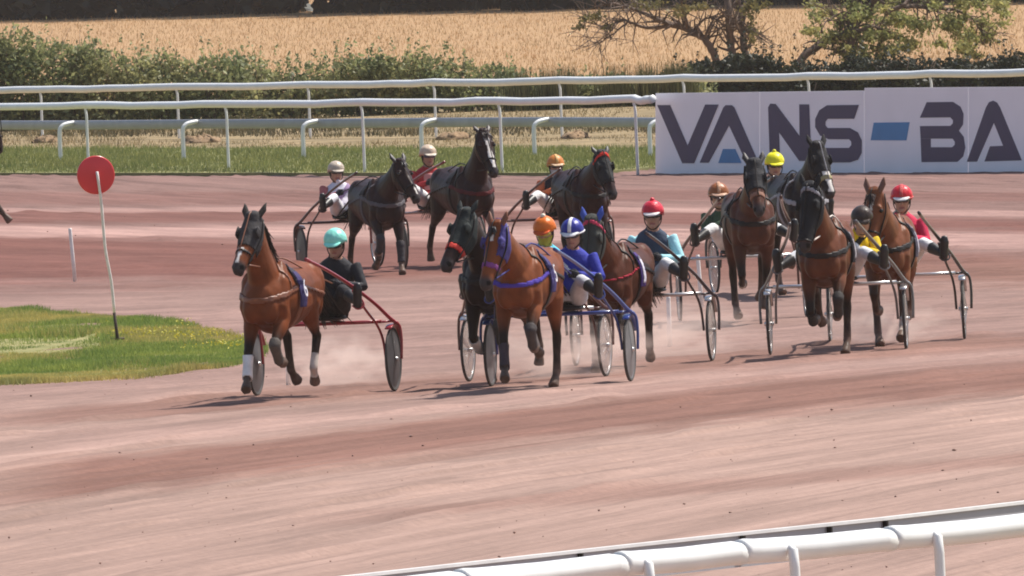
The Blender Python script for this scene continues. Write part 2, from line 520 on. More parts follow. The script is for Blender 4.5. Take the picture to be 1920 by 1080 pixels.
hh = (0.03 + 0.09 * cl ** 2 * (0.5 + rng.random(len(q2)))) * np.where(low[keepb], 0.5, 1.0)
yel = (vnoise(q2[:, 0] * 0.9, q2[:, 1] * 0.35, 35) + 0.25 * rng.random(len(q2))) > 0.80
g1 = leaf_mat('grass_green', (.155, .225, .05), (.32, .39, .11), trans=.38)
g2 = leaf_mat('grass_straw', (.40, .36, .12), (.55, .48, .18))
blades('infield_grass', q2[~yel], hh[~yel], np.full((~yel).sum(), .016), g1, 0.026, 0.6, label='green grass covering the infield tip', cat='grass', seed=3)
blades('yellowed_grass', q2[yel], hh[yel] * 0.9, np.full(yel.sum(), .016), g2, 0.026, 0.6, label='yellowed grass patches on the infield tip', cat='grass', seed=4)
yf = px2[:, 0] > 200
fl = q2[yf & (px2[:, 1] > 612) & (px2[:, 1] < 668)][:1500]
fl = fl[vnoise(fl[:, 0] * 1.3, fl[:, 1] * 0.5, 36) > 0.5]
n = len(fl); C = np.stack([fl[:, 0], fl[:, 1], 0.08 + 0.08 * rng.random(n)], 1)
def cards(C, s, r):
    n = len(C)
    a = r.normal(size=(n, 3)); a /= np.linalg.norm(a, axis=1)[:, None]
    b = r.normal(size=(n, 3)); b = np.cross(a, b); b /= np.linalg.norm(b, axis=1)[:, None]
    s = np.asarray(s)[:, None] if not np.isscalar(s) else s
    V = np.empty((n, 4, 3))
    V[:, 0] = C - a * s; V[:, 1] = C - b * s * 0.55; V[:, 2] = C + a * s; V[:, 3] = C + b * s * 0.55
    return V.reshape(-1, 3), np.arange(4 * n).reshape(n, 4)
v, f = cards(C, 0.016, rng)
tag(mesh('buttercups', v, f, leaf_mat('flower_yellow', (.45, .40, .04), (.6, .55, .08)), smooth=False), 'small yellow flowers scattered in the infield grass', 'flowers', kind='stuff')

# far verge: green strip along the outside rail, straw strip behind
RAIL_L, RAIL_R = G(-140, 322), G(2060, 328)
def verge_poly(y0, y1, dx=0):
    a = [G(x, y0(x)) for x in range(-160, 2101, 140)]; b = [G(x, y1(x)) for x in range(2100, -161, -140)]
    return a + b
VG = verge_poly(lambda x: 329 if x < 1200 else 317, lambda x: 283)
poly_sheet('verge', VG, 0.05, soil('verge_soil', (.14, .15, .06), (.28, .26, .12), 1.2))
VS = verge_poly(lambda x: 283, lambda x: 205)
poly_sheet('dry_bank', VS, 0.056, soil('straw_soil', (.16, .125, .07), (.36, .265, .15), 0.8, 0.1))
q = sample(VG, 60000, 8)
cl = vnoise(q[:, 0] * 1.1, q[:, 1] * 0.5, 41)
blades('verge_grass', q, 0.05 + 0.13 * cl * rng.random(len(q)), np.full(len(q), .022), leaf_mat('verge_green', (.13, .16, .055), (.30, .31, .12), trans=.35), 0.05, 0.5, label='green grass strip along the foot of the outer rail', cat='grass', seed=5)
q = sample(VS, 30000, 9)
cl = vnoise(q[:, 0] * 0.7, q[:, 1] * 0.25, 43)
q = q[cl > 0.35]; cl = cl[cl > 0.35]
blades('straw_grass', q, 0.04 + 0.2 * (cl - .35) * rng.random(len(q)), np.full(len(q), .022), leaf_mat('straw', (.20, .155, .08), (.40, .30, .165)), 0.056, 0.7, label='dry straw coloured grass on the bank behind the outer rail', cat='grass', seed=6)

SHADE_BAND = verge_poly(lambda x: 262, lambda x: 236)  # strip of dark blades painting in the shade at the hedge foot
q = sample(SHADE_BAND, 26000, 10)
cl = vnoise(q[:, 0] * 0.9, q[:, 1] * 0.2, 45) + .25 * rng.random(len(q))
q = q[cl > .42]; cl = cl[cl > .42]
blades('shade_blades', q, 0.08 + 0.32 * (cl - .4) * rng.random(len(q)), np.full(len(q), .03), leaf_mat('shade', (.055, .05, .03), (.19, .16, .09), trans=.3), 0.056, 0.5, label='dull brown green scrub put in as blades under the grey rail', cat='shade', seed=7)

# wheat field
def wheat():
    m = bpy.data.materials.new('ripe_wheat')
    N, L = nodes_of(m)
    b = N['Principled BSDF']; b.inputs['Roughness'].default_value = 0.9; b.inputs['Specular IOR Level'].default_value = 0.1
    tc = N.new('ShaderNodeTexCoord')
    mp = N.new('ShaderNodeMapping'); mp.inputs['Scale'].default_value = (1.0, 0.12, 1); L.new(tc.outputs['Object'], mp.inputs[0])
    nz = N.new('ShaderNodeTexNoise'); nz.inputs['Scale'].default_value = 1.5; nz.inputs['Detail'].default_value = 9; nz.inputs['Roughness'].default_value = 0.7
    L.new(mp.outputs[0], nz.inputs['Vector'])
    r = N.new('ShaderNodeValToRGB'); r.color_ramp.elements[0].position = 0.3; r.color_ramp.elements[1].position = 0.7
    r.color_ramp.elements[0].color = (.335, .205, .108, 1); r.color_ramp.elements[1].color = (.415, .265, .142, 1)
    L.new(nz.outputs[0], r.inputs[0]); L.new(r.outputs[0], b.inputs['Base Color'])
    bp = N.new('ShaderNodeBump'); bp.inputs['Distance'].default_value = 0.15; bp.inputs['Strength'].default_value = 0.5
    L.new(nz.outputs[0], bp.inputs['Height']); L.new(bp.outputs[0], b.inputs['Normal'])
    P = [(-40, 229 * KD), (40, 229 * KD), (60, 420 * KD), (-60, 420 * KD)]
    poly_sheet('wheat_field', P, 0.5, m)
    r2 = np.random.default_rng(12)
    n = 70000
    y = 229 + 150 * r2.random(n) ** 1.3; x = (r2.random(n) - .5) * (0.105 * y + 6)
    blades('wheat_ears', np.stack([x, y * KD], 1), 0.05 + 0.09 * r2.random(n), np.full(n, .022), leaf_mat('wheat_ear', (.39, .25, .135), (.455, .295, .16), trans=.45), 0.5, 0.5, label='ripe golden wheat standing in the field beyond the hedge', cat='wheat', seed=13)
wheat()

# ------------------------------------------------------------------ HORSES
COAT = attr_mat('horse_coat', 0.42, 0.55, 6.0, 0.0, 0.34, 5.0, 0.09)
HAIR = lambda c: mat('hair_%d_%d_%d' % tuple(int(1000 * q) for q in c), c, 0.5, 0.3, 30.0)
LEATHER = mat('black_leather', (.016, .012, .012), 0.5, 0.25, 20, spec=.2)
TAN = mat('tan_leather', (.21, .075, .035), 0.45, 0.25, 20)
STEEL = mat('polished_steel', (.55, .55, .56), 0.25, 0.05, 5, metal=1.0)
HOOF = mat('hoof', (.06, .045, .035), 0.5, 0.3, 25)
EYE = mat('dark_eye', (.012, .008, .006), 0.08, 0.0, 5)
WHITE_CLOTH = mat('white_cloth', (.78, .77, .76), 0.8, 0.08, 14, bump=0.3)
def cloth(c, rough=0.75): return mat('cloth_%d_%d_%d' % tuple(int(1000 * q) for q in c), c, rough, 0.16, 10, bump=0.8, spec=0.22, bscale=12)

def D(a): return math.radians(a)
FORE = {'stretch': (58, 34, 40),    # forearm, cannon, pastern angle from straight down (forward +)
    'reach': (34, 24, 48), 'fold': (48, -48, -88), 'stand': (4, 2, 38), 'push': (-28, -34, 10), 'lift': (22, -62, -95), 'land': (26, 14, 48), 'tuck': (38, -80, -120)}
HIND = {   # stifle dx, stifle dz, gaskin, cannon, pastern
    'reach': (.14, .02, -14, 26, 45), 'fold': (.12, .06, -48, 22, -35), 'stand': (.0, 0, -26, 4, 38), 'push': (-.15, -.03, -56, -38, -12), 'trail': (-.12, 0, -56, -48, -60), 'swing': (.06, .04, -52, -8, -50)}

def make_horse(p):
    """p: parameter dict; returns the Empty at the horse's base"""
    root = empty('horse', (0, 0, 0))
    mb = MB(); bones = []
    def bone(n, a, b, ra, rb): bones.append((n, a, b, ra, rb))
    WF = 1.07
    trunk = [(-.83, 1.36, .05, .07), (-.77, 1.34, .15, .17), (-.64, 1.31, .235, .265), (-.46, 1.295, .275, .30), (-.24, 1.27, .275, .30), (0, 1.235, .285, .315),
             (.22, 1.225, .29, .33), (.42, 1.235, .265, .355), (.58, 1.235, .235, .335), (.72, 1.205, .205, .27), (.83, 1.17, .16, .20), (.90, 1.15, .09, .12)]
    mb.add(*loft([((x, 0, z - .012), w * WF, h * 1.03) for x, z, w, h in trunk], 20))
    bone('trunk', (-.7, 0, 1.31), (.8, 0, 1.2), .29, .27)
    # pectorals, shoulder, haunch
    for s in (-1, 1):
        mb.add(*ball((.80, s * .095, 1.12), (.12, .10, .15)))
        mb.add(*loft([((.42, s * .12, 1.56), .05, .09), ((.56, s * .19, 1.36), .07, .13), ((.70, s * .175, 1.14), .08, .12), ((.60, s * .17, 1.0), .07, .09)], 12))
        mb.add(*ball((-.52, s * .14, 1.33), (.24, .15, .24)))
        mb.add(*ball((-.66, s * .13, 1.18), (.13, .10, .22)))
    # neck
    yaw = D(p.get('yaw', 0)); ang = D(p.get('neck', 52)); L = p.get('neck_len', .80)
    base = np.array([.60, 0, 1.37]); pts = [base]
    rad = [(.175, .28), (.145, .228), (.118, .188), (.10, .162), (.09, .14)]
    cur = base.copy()
    for i in range(4):
        a = ang + D(-10 + 7 * i); y = yaw * 0.5 * (i + 1) / 4
        cur = cur + L / 4 * np.array([math.cos(a) * math.cos(y), math.sin(y) * math.cos(a), math.sin(a)])
        pts.append(cur.copy())
    sides = [rotz(yaw * 0.5 * i / 4) @ np.array([0, 1.0, 0]) for i in range(5)]
    mb.add(*loft([(np.array([.46, 0, 1.27]), .17, .27)] + [(q, r[0], r[1], s) for q, r, s in zip(pts, rad, sides)], 16))
    bone('neck', base, pts[2], .20, .13); bone('neck2', pts[2], pts[4], .13, .10)
    # head
    poll = pts[4]; hp = D(p.get('head', 58)); tilt = D(p.get('tilt', 0))
    RM = rotz(yaw) @ roty(hp)                # local x of the head runs down the face
    if tilt: RM = RM @ rotx(tilt)
    hx, hy, hz = RM[:, 0], RM[:, 1], RM[:, 2]
    HS = p.get('head_scale', 1.10)
    def HP(t, s, u): return poll + (hx * t + hy * s + hz * u) * HS
    prof = [(-.07, .055, .06, .045), (-.02, .08, .045, .095), (.06, .098, .035, .135), (.15, .104, .02, .150), (.24, .092, .018, .135), (.33, .072, .02, .102),
            (.43, .060, .022, .078), (.51, .060, .018, .070), (.57, .052, .008, .060), (.605, .030, .0, .035)]
    mb.add(*loft([(HP(t, 0, top + .055 - hd), w * HS * 1.06, hd * HS, hy) for t, w, top, hd in prof], 16))
    bone('head', HP(-.03, 0, 0), HP(.60, 0, 0), .13, .07)
    for s in (-1, 1):
        mb.add(*ball(HP(.13, s * .085, .035), .032, 10, 6))                 # brow
        mb.add(*ball(HP(.535, s * .045, .02), .028, 10, 6))                 # nostril flare
        mb.add(*ball(HP(.16, s * .06, -.10), (.075, .05, .075), 10, 6))     # jowl
    mb.add(*ball(HP(.56, 0, -.055), (.04, .04, .03), 10, 6))                # chin
    mb.add(*loft([(HP(-.02, 0, -.02), .07, .09, hy), (pts[3], .08, .12, hy)], 12))
    # legs
    hooves = []; legbones = {}
    def leg(kind, s, pose):
        if kind == 'fore':
            a1, a2, a3 = [D(q) for q in FORE[pose]]
            sh = .05 * math.sin(a1)
            P0 = np.array([.66, s * .16, 1.20]); P1 = np.array([.56 + sh, s * .165, .99 + max(0, sh) * .6])
            dirs = [(a1, .39), (a2, .27), (a3, .115), (a3, .085)]
            tab = [(0, 0, .085, .14), (1, 0, .085, .115), (1, .3, .078, .10), (1, .65, .058, .068), (1, .9, .05, .054), (2, 0, .052, .056), (2, .14, .047, .049), (2, .5, .039, .045), (2, .88, .042, .048),
                   (3, 0, .044, .050), (3, .5, .037, .040), (4, 0, .048, .052), (5, 0, .060, .066)]
        else:
            dx, dz, a1, a2, a3 = HIND[pose]; a1, a2, a3 = D(a1), D(a2), D(a3)
            P0 = np.array([-.50 + dx * .3, s * .15, 1.28]); P1 = np.array([-.38 + dx, s * .185, 1.02 + dz])
            dirs = [(a1, .43), (a2, .35), (a3, .115), (a3, .085)]
            tab = [(0, 0, .12, .21), (0, .6, .115, .20), (1, 0, .105, .165), (1, .25, .09, .125), (1, .55, .066, .085), (1, .85, .045, .058), (2, 0, .05, .066), (2, .13, .048, .058), (2, .5, .041, .048), (2, .88, .044, .051),
                   (3, 0, .046, .053), (3, .5, .039, .042), (4, 0, .049, .053), (5, 0, .062, .068)]
        Q = [P0, P1]
        for k, (a, l) in enumerate(dirs):
            Q.append(Q[-1] + l * np.array([math.sin(a), 0, -math.cos(a)]) + np.array([0, -s * .012, 0]))
        secs = []
        for i, t, ru, rv in tab:
            c = Q[i] if t == 0 else Q[i] * (1 - t) + Q[i + 1] * t
            secs.append((c, ru, rv))
        mb.add(*loft(secs, 12))
        nm = kind + ('L' if s > 0 else 'R')
        bone(nm + '0', Q[0], Q[1], .13, .11)
        bone(nm + '1', Q[1], Q[2], .11, .055); bone(nm + '2', Q[2], Q[3], .055, .045)
        bone(nm + '3', Q[3], Q[4], .05, .045); bone(nm + '4', Q[4], Q[5], .052, .065)
        hooves.append(Q[5][2]); legbones[nm] = Q
    poses = p['legs']        # left fore, right fore, left hind, right hind
    leg('fore', 1, poses[0]); leg('fore', -1, poses[1]); leg('hind', 1, poses[2]); leg('hind', -1, poses[3])
    V, NN, FF, me = fuse(mb, 0.0145, 7)
    drop = min(hooves) - 0.012 - p.get('air', 0.0)
    bid, bt = bone_tag(V, bones)
    names = np.array([b[0] for b in bones])[bid]
    # ---- coat colours: points, markings
    c = np.array(p['coat']); pts_c = np.array(p.get('points', (.022, .014, .011)))
    colr = np.tile(c, (len(V), 1)) * (0.92 + 0.16 * vnoise(V[:, 0] * 6 + 9, V[:, 2] * 6 + V[:, 1] * 4 + 9, 5))[:, None]
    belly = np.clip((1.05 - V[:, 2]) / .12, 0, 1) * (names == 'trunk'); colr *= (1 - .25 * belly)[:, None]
    for nm in legbones:
        for i, w in (('1', 0), ('2', 1), ('3', 1)):
            k = names == nm + i
            f = np.clip((bt[k] - .35) / .5, 0, 1) if i == '1' else np.ones(k.sum())
            colr[k] = colr[k] * (1 - f[:, None]) + pts_c * f[:, None]
        k = names == nm + '4'; colr[k] = (.05, .038, .03)
        if nm in p.get('socks', ()):
            k = (names == nm + '3') | ((names == nm + '2') & (bt > p.get('sock_h', .6))); colr[k] = (.62, .56, .5)
    # sand dust caked on the lower legs
    dn = vnoise(V[:, 0] * 22 + 50, V[:, 2] * 22 + V[:, 1] * 18 + 50, 8)
    for nm in legbones:
        for i, w in (('2', .28), ('3', .5), ('4', .55)):
            k = names == nm + i
            f = (w * np.clip(bt[k] * 1.2 if i == '2' else 1, 0, 1) * (.35 + .9 * dn[k]))[:, None]
            colr[k] = colr[k] * (1 - f) + np.array((.24, .15, .115)) * f
    hl = (V - poll) @ np.stack([hx, hy, hz], 1) / HS
    hd = (names == 'head')
    mz = hd & (hl[:, 0] > .47); f = np.clip((hl[mz, 0] - .47) / .06, 0, 1)[:, None]; colr[mz] = colr[mz] * (1 - f) + np.array((.05, .04, .04)) * f
    for s in (-1, 1):
        k = np.linalg.norm((hl - np.array([.548, s * .052, .035])) * [1, 1, .8], axis=1) < .024; colr[k] = (.008, .006, .006)
    k = hd & (np.abs(hl[:, 2] + .025 + .1 * (hl[:, 0] - .57)) < .007) & (hl[:, 0] > .50); colr[k] = (.012, .01, .01)
    bz = p.get('blaze')
    if bz:
        t0, t1, w = bz
        k = hd & (hl[:, 0] > t0) & (hl[:, 0] < t1) & (np.abs(hl[:, 1]) < w * (1 + .3 * np.sin(hl[:, 0] * 23))) & ((NN @ hz) > .25)
        colr[k] = (.72, .67, .62)
    V[:, 2] -= drop
    sh = np.array([0, 0, -drop])
    me.vertices.foreach_set('co', V.ravel())
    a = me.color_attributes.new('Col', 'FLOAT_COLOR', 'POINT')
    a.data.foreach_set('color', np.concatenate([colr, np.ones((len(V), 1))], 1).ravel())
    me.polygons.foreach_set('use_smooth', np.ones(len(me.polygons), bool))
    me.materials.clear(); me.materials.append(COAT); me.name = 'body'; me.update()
    link('body', me, root)
    poll = poll + sh
    pts = [q + sh for q in pts]
    for nm in legbones: legbones[nm] = [q + sh for q in legbones[nm]]
    earc = p.get('ear_col', p['coat'])
    earm = cloth(tuple(earc)) if p.get('ear_cap') else mat('ear_%d' % int(1e5 * sum(earc)), tuple(earc), .5, .2, 20)
    for s in (-1, 1):
        b0 = HP(-.045, s * .058, .035); e = p.get('ears', (.02, .05, .15))
        tip = b0 - hx * (e[2] * .95) + hz * e[0] + hy * s * e[1]
        mid = b0 * .5 + tip * .5 + hy * s * .012
        mesh('ear', *loft([(b0 + hx * .03, .022, .026), (b0, .034, .026), (mid, .036, .02), (b0 * .2 + tip * .8, .018, .012), (tip, .003, .003)], 10, hy), earm, root)
    hood = p.get('hood')
    if not hood or p.get('show_eye'):
        for s in (-1, 1): mesh('eye', *ball(HP(.155, s * .098, .028), .024, 10, 7), EYE, root)
    # ---- mane and tail
    hc = HAIR(tuple(p.get('mane', (.014, .010, .009))))
    r = np.random.default_rng(p.get('seed', 1))
    mm = MB()
    crest = [pts[0] + np.array([-.12, 0, .22])] + [pts[i] + np.array([-.07 - .02 * (4 - i), 0, .0]) + np.array([-.02 * (4 - i), 0, .02 + .028 * (4 - i)]) for i in (1, 2, 3, 4)]
    cp = smooth_path(crest, 8)
    fly = p.get('fly', .5)
    for k in range(150):
        t = r.random() * (len(cp) - 1); i = int(t); b = cp[i] + (cp[min(i + 1, len(cp) - 1)] - cp[i]) * (t - i)
        sd = p.get('mane_side', 1) * (0.4 + .6 * r.random()) if r.random() < .85 else -.5
        l = .10 + .13 * r.random()
        q = [b + np.array([.01, 0, -.02]), b + np.array([-.03 * fly, sd * .05, .03 * r.random()]), b + np.array([-.10 * fly - .03 * r.random(), sd * (.08 + .03 * r.random()), -l * .4]), b + np.array([-.16 * fly * (.5 + r.random()), sd * (.10 + .05 * r.random()), -l])]
        mm.add(*loft([(q[0], .012, .006), (q[1], .014, .006), (q[2], .011, .005), (q[3], .002, .002)], 5))
    if not hood or p.get('forelock'):
        for k in range(16):
            b = HP(-.03, .02 * r.normal(), .06); e = HP(.05 + .08 * r.random(), .04 * r.normal(), .085 + .02 * r.random())
            mm.add(*loft([(b, .010, .006), ((b + e) / 2 + hz * .02, .012, .006), (e, .002, .002)], 5))
    mm.build('mane', hc, root)
    tm = MB(); tb = np.array([-.80, 0, 1.47]) + sh
    for k in range(60):
        y = r.normal() * .03; l = .42 + .22 * r.random(); back = .34 + .25 * r.random()
        q = [tb + np.array([.02, y * .5, 0]), tb + np.array([-.10, y, -.02]), tb + np.array([-.20 - back * .2, y * 1.6, -.22]), tb + np.array([-.22 - back * .6, y * 2.2, -.5 * l - .1]), tb + np.array([-.24 - back, y * 3 + .03 * r.normal(), -l])]
        tm.add(*loft([(q[0], .016, .014), (q[1], .018, .014), (q[2], .016, .012), (q[3], .012, .009), (q[4], .002, .002)], 5))
    tm.build('tail', hc, root)
    # ---- tack
    hm = None
    vis = p.get('head_tack', LEATHER)
    if hood:
        hm = cloth(hood)
        k = (hd & (hl[:, 0] < p.get('hood_t', .34)) & (hl[:, 0] > -.2))
        if p.get('hood_neck', 0) > 0: k |= (names == 'neck2') & (bt > 1 - p['hood_neck'])
        if p.get('face_open'): k &= ~((np.abs(hl[:, 1]) < .062) & ((NN @ hz) > .1) & (hl[:, 0] > -.2))
        shell('hood', V, NN, FF, k, .009, hm, root)
        for s in (-1, 1):      # blinker cup behind each eye
            c = HP(.15, s * .100, .03)
            mesh('blinker', *loft([(c - hx * .06, .01, .05), (c - hx * .03 + hy * s * .004, .014, .050), (c + hx * .02 + hy * s * .008, .011, .046), (c + hx * .045 + hy * s * .010, .004, .034)], 10, hy), hm if not p.get('blinker') else cloth(p['blinker']), root)
    def band(name, mask, off, m): return shell(name, V, NN, FF, mask, off, m, root)
    band('noseband', hd & (np.abs(hl[:, 0] - p.get('nose_t', .375)) < (.030 if p.get('noseband') else .016)), .010, cloth(p['noseband']) if p.get('noseband') else vis)
    if p.get('browband'):
        band('browband', hd & (np.abs(hl[:, 0] + .5 * hl[:, 2] - .035) < .022) & (hl[:, 2] > -.06), .016, cloth(p['browband']))
    for s in (-1, 1):
        cb = HP(.475, s * .066, -.035)
        ring = [cb + .035 * (hx * math.cos(a) + hz * math.sin(a)) + hy * s * .006 for a in np.linspace(0, 2 * math.pi, 13)]
        mesh('bit_ring', *tube(ring, .005, 5), STEEL, root)
        mesh('cheek_strap', *tube([HP(-.03, s * .098, .0), HP(.15, s * .118, -.03), HP(.32, s * .086, -.04), cb], .009, 6, smoothn=3), vis, root)
    hm2 = p.get('harness', LEATHER)
    tk = (names == 'trunk')
    legs0 = np.array([n.endswith('0') and (n.startswith('fore') or n.startswith('hind')) for n in names])
    body = tk | legs0 | (names == 'neck')
    z = V[:, 2] + drop
    band('girth', body & (np.abs(V[:, 0] - .33) < .045), .012, hm2)
    band('saddle_pad', body & (np.abs(V[:, 0] - .31) < .10) & (z > 1.36), .022, cloth(p.get('pad', (.02, .02, .025))))
    bc = cloth(p['breast']) if p.get('breast') else hm2
    zz = 1.22 - .10 * np.clip((.9 - V[:, 0]) / .5, -.2, 1) * -1
    band('breast_collar', body & (V[:, 0] > .34) & (np.abs(z - zz) < p.get('breast_w', .032)) & (np.abs(V[:, 1]) > -1), .013, bc)
    hipband = body & (np.abs(z - 1.20 - .12 * (V[:, 0] + .8)) < .022) & (V[:, 0] < .30)
    if p.get('breeching', True): band('breeching_strap', hipband, .010, hm2)
    # backing straps over the neck/withers
    band('neck_strap', body & (np.abs(V[:, 0] - .60 - .25 * (z - 1.5)) < .018) & (z > 1.28), .012, hm2)
    for s in (-1, 1):
        mesh('terret', *tube([np.array([.33, s * .10, 1.585]) + sh + .03 * np.array([0, math.cos(a), math.sin(a) + 1]) for a in np.linspace(0, 2 * math.pi, 11)], .006, 5), STEEL, root)
    # overcheck from the poll to the pad
    mesh('check_rein', *tube([HP(.40, 0, .085), HP(.1, 0, .10), HP(-.06, 0, .09), pts[3] + np.array([-.10, 0, .12]), pts[2] + np.array([-.14, 0, .16]), pts[1] + np.array([-.16, 0, .20]), np.array([.36, 0, 1.63]) + sh], .007, 6, smoothn=3), hm2, root)
    boots = p.get('boots', {})
    for nm, bc in boots.items():
        k = ((names == nm + '2') & (bt > .12)) | ((names == nm + '3') & (bt < .25))
        if len(bc) == 3: bc = (*bc, 0)
        if bc[3] == 1: k = ((names == nm + '1') & (bt > .86)) | ((names == nm + '2') & (bt < .95))
        band('leg_boot', k, .014, cloth(bc[:3]))
    # number cloth on the side the camera sees
    nc = p.get('number')
    if nc:
        s = nc['side']
        k = body & (np.abs(V[:, 0] - .31) < .075) & (V[:, 1] * s > .05) & (z > 1.12) & (z < 1.47)
        nb = band('number_cloth', k, .030, cloth(nc['col']))
        k2 = body & (np.abs(V[:, 0] - .31) < .042) & (V[:, 1] * s > .05) & (z > 1.16) & (z < 1.43)
        if nc.get('panel'):
            w = shell('number_panel', V, NN, FF, k2, .039, cloth(nc['panel']), root, rim=.004)
        if nc.get('text'):
            tm_ = text_mesh(nc['text'], .27)
            tm_.materials.append(cloth((.75, .74, .78)) if not nc.get('panel') else cloth((.05, .04, .14)))
            kk = body & (np.abs(V[:, 0] - .31) < .03) & (V[:, 1] * s > .05) & (np.abs(z - 1.30) < .04)
            c0 = V[kk].mean(0); n0 = unit(NN[kk].mean(0))
            ux = unit(np.cross(np.array([0, 0, 1.0]), n0)); uy = np.cross(n0, ux)
            o = link('number', tm_, root)
            mw = Matrix.Identity(4); pc = c0 + n0 * .052
            for i in range(3): mw[i][0], mw[i][1], mw[i][2], mw[i][3] = ux[i] * .62, uy[i], n0[i], pc[i]
            o.matrix_local = mw
    root['_'] = 0
    del root['_']
    return root, {'bit': [HP(.475, s * .072, -.035) for s in (1, -1)], 'terret': [np.array([.33, s * .10, 1.63]) + sh for s in (1, -1)], 'drop': drop}

# ------------------------------------------------------------------ SULKIES
W2, HUBX, WR = .77, -1.78, .35
TYRE = mat('tyre_rubber', (.05, .045, .042), .8, .3, 30)
def make_sulky(p):
    root = empty('sulky', (0, 0, 0))
    fm = mat('paint_%d_%d_%d' % tuple(int(1000 * q) for q in p['frame']), p['frame'], .28, .08, 6, coat=.4)
    alloy = mat('alloy_tube', (.62, .60, .60), .3, .08, 8, metal=.85)
    lite = p.get('disc_clear', False)
    if lite:
        dm = MATS.get('clear_disc')
        if dm is None:
            dm = bpy.data.materials.new('clear_disc'); N, L = nodes_of(dm)
            b = N['Principled BSDF']; b.inputs['Base Color'].default_value = (.42, .36, .33, 1); b.inputs['Roughness'].default_value = .4
            tcc = N.new('ShaderNodeTexCoord'); nz = N.new('ShaderNodeTexNoise'); nz.inputs['Scale'].default_value = 6
            L.new(tcc.outputs['Object'], nz.inputs['Vector'])
            mr = N.new('ShaderNodeMapRange'); mr.inputs[3].default_value = .3; mr.inputs[4].default_value = .6; L.new(nz.outputs[0], mr.inputs[0])
            t = N.new('ShaderNodeBsdfTransparent'); ms = N.new('ShaderNodeMixShader')
            L.new(mr.outputs[0], ms.inputs[0]); L.new(t.outputs[0], ms.inputs[1]); L.new(b.outputs[0], ms.inputs[2]); L.new(ms.outputs[0], N['Material Output'].inputs[0])
            MATS['clear_disc'] = dm
    else:
        dm = mat('disc_%d' % int(1e4 * sum(p['disc'])), p['disc'], .45, .35, 7)
    for s in (1, -1):
        # wheel: disc, tyre, rim, hub
        prof = [(WR - .03, .004), (WR * .8, .010), (WR * .4, .022), (.06, .034), (0.0, .038)]
        n = 40
        dv, df = [], []
        for sd in (1, -1):
            o = len(dv)
            for r_, h in prof[:-1]:
                for k in range(n):
                    a = 2 * math.pi * k / n
                    dv.append((HUBX + r_ * math.cos(a), s * W2 + sd * h, WR + r_ * math.sin(a)))
            dv.append((HUBX, s * W2 + sd * prof[-1][1], WR))
            for i in range(len(prof) - 2):
                for k in range(n):
                    q = (o + i * n + k, o + i * n + (k + 1) % n, o + (i + 1) * n + (k + 1) % n, o + (i + 1) * n + k)
                    df.append(q if sd < 0 else q[::-1])
            for k in range(n):
                q = (o + (len(prof) - 2) * n + k, o + (len(prof) - 2) * n + (k + 1) % n, len(dv) - 1)
                df.append(q if sd < 0 else q[::-1])
        wheel = mesh('wheel', dv, df, dm, root)
        def ring(R, r_, nn, m):
            cs = [(HUBX + R * math.cos(a), s * W2, WR + R * math.sin(a)) for a in np.linspace(0, 2 * math.pi, 49)]
            v, f = [], []
            for i in range(48):
                a = 2 * math.pi * i / 48
                for k in range(8):
                    b = 2 * math.pi * k / 8
                    v.append((HUBX + (R + r_ * math.cos(b)) * math.cos(a), s * W2 + r_ * math.sin(b), WR + (R + r_ * math.cos(b)) * math.sin(a)))
            for i in range(48):
                for k in range(8):
                    f.append((i * 8 + k, ((i + 1) % 48) * 8 + k, ((i + 1) % 48) * 8 + (k + 1) % 8, i * 8 + (k + 1) % 8))
            mesh(nn, v, f, m, wheel)
        ring(WR - .017, .017, 'tyre', TYRE); ring(WR - .038, .010, 'rim', alloy if lite else dm)
        mesh('hub', *tube([(HUBX, s * W2 - .055, WR), (HUBX, s * W2 + .055, WR)], .022, 10), alloy, wheel)
        if lite:
            sp = MB()
            for k in range(18):
                a = 2 * math.pi * k / 18
                sp.add(*tube([(HUBX + .02 * math.cos(a), s * W2 + .04 * (1 if k % 2 else -1), WR + .02 * math.sin(a)), (HUBX + (WR - .04) * math.cos(a), s * W2, WR + (WR - .04) * math.sin(a))], .0022, 4))
            sp.build('spokes', alloy, wheel)
        # shaft: from the saddle pad, rising alongside the rump, over the wheel to the outer hub
        y = lambda q: s * q
        mesh('shaft', *tube([(.42, y(.37), 1.52), (-.25, y(.43), 1.385), (-.85, y(.535), 1.205), (-1.38, y(.675), .98), (-1.68, y(.775), .80), (-1.78, y(.835), .735)], .019, 10, r1=.022, smoothn=5), fm, root)
        mesh('fork', *tube([(-1.74, y(.815), .76), (-1.79, y(.855), .70), (-1.79, y(.868), .55), (HUBX, y(.862), WR)], .016, 8, smoothn=4), fm, root)
        mesh('fork', *tube([(-.98, y(.54), 1.13), (-1.30, y(.605), .90), (-1.55, y(.655), .74), (-1.70, y(.68), .58), (HUBX, y(.69), WR)], .015, 8, smoothn=4), fm, root)
        mesh('stay', *tube([(-1.62, y(.66), .76), (-1.74, y(.80), .765)], .013, 8), fm, root)
        # stirrup foot rest
        mesh('foot_rest', *tube([(-.98, y(.545), 1.13), (-.99, y(.63), 1.04), (-.97, y(.66), .96), (-.93, y(.60), .93), (-.93, y(.54), .97)], .010, 6, smoothn=3), fm, root)
        mesh('mudguard', *loft([(np.array([HUBX + (WR + .035) * math.cos(a), s * W2, WR + (WR + .035) * math.sin(a)]), .04, .006) for a in np.linspace(D(60), D(150), 9)], 8), fm if not lite else alloy, root)
    mesh('crossbar', *tube([(-1.60, -.70, .77), (-1.60, -.4, .765), (-1.60, .4, .765), (-1.60, .70, .77)], .021, 10), fm if not lite else alloy, root)
    # seat
    st = [(-1.74, .80), (-1.70, .805), (-1.50, .81), (-1.40, .80)]
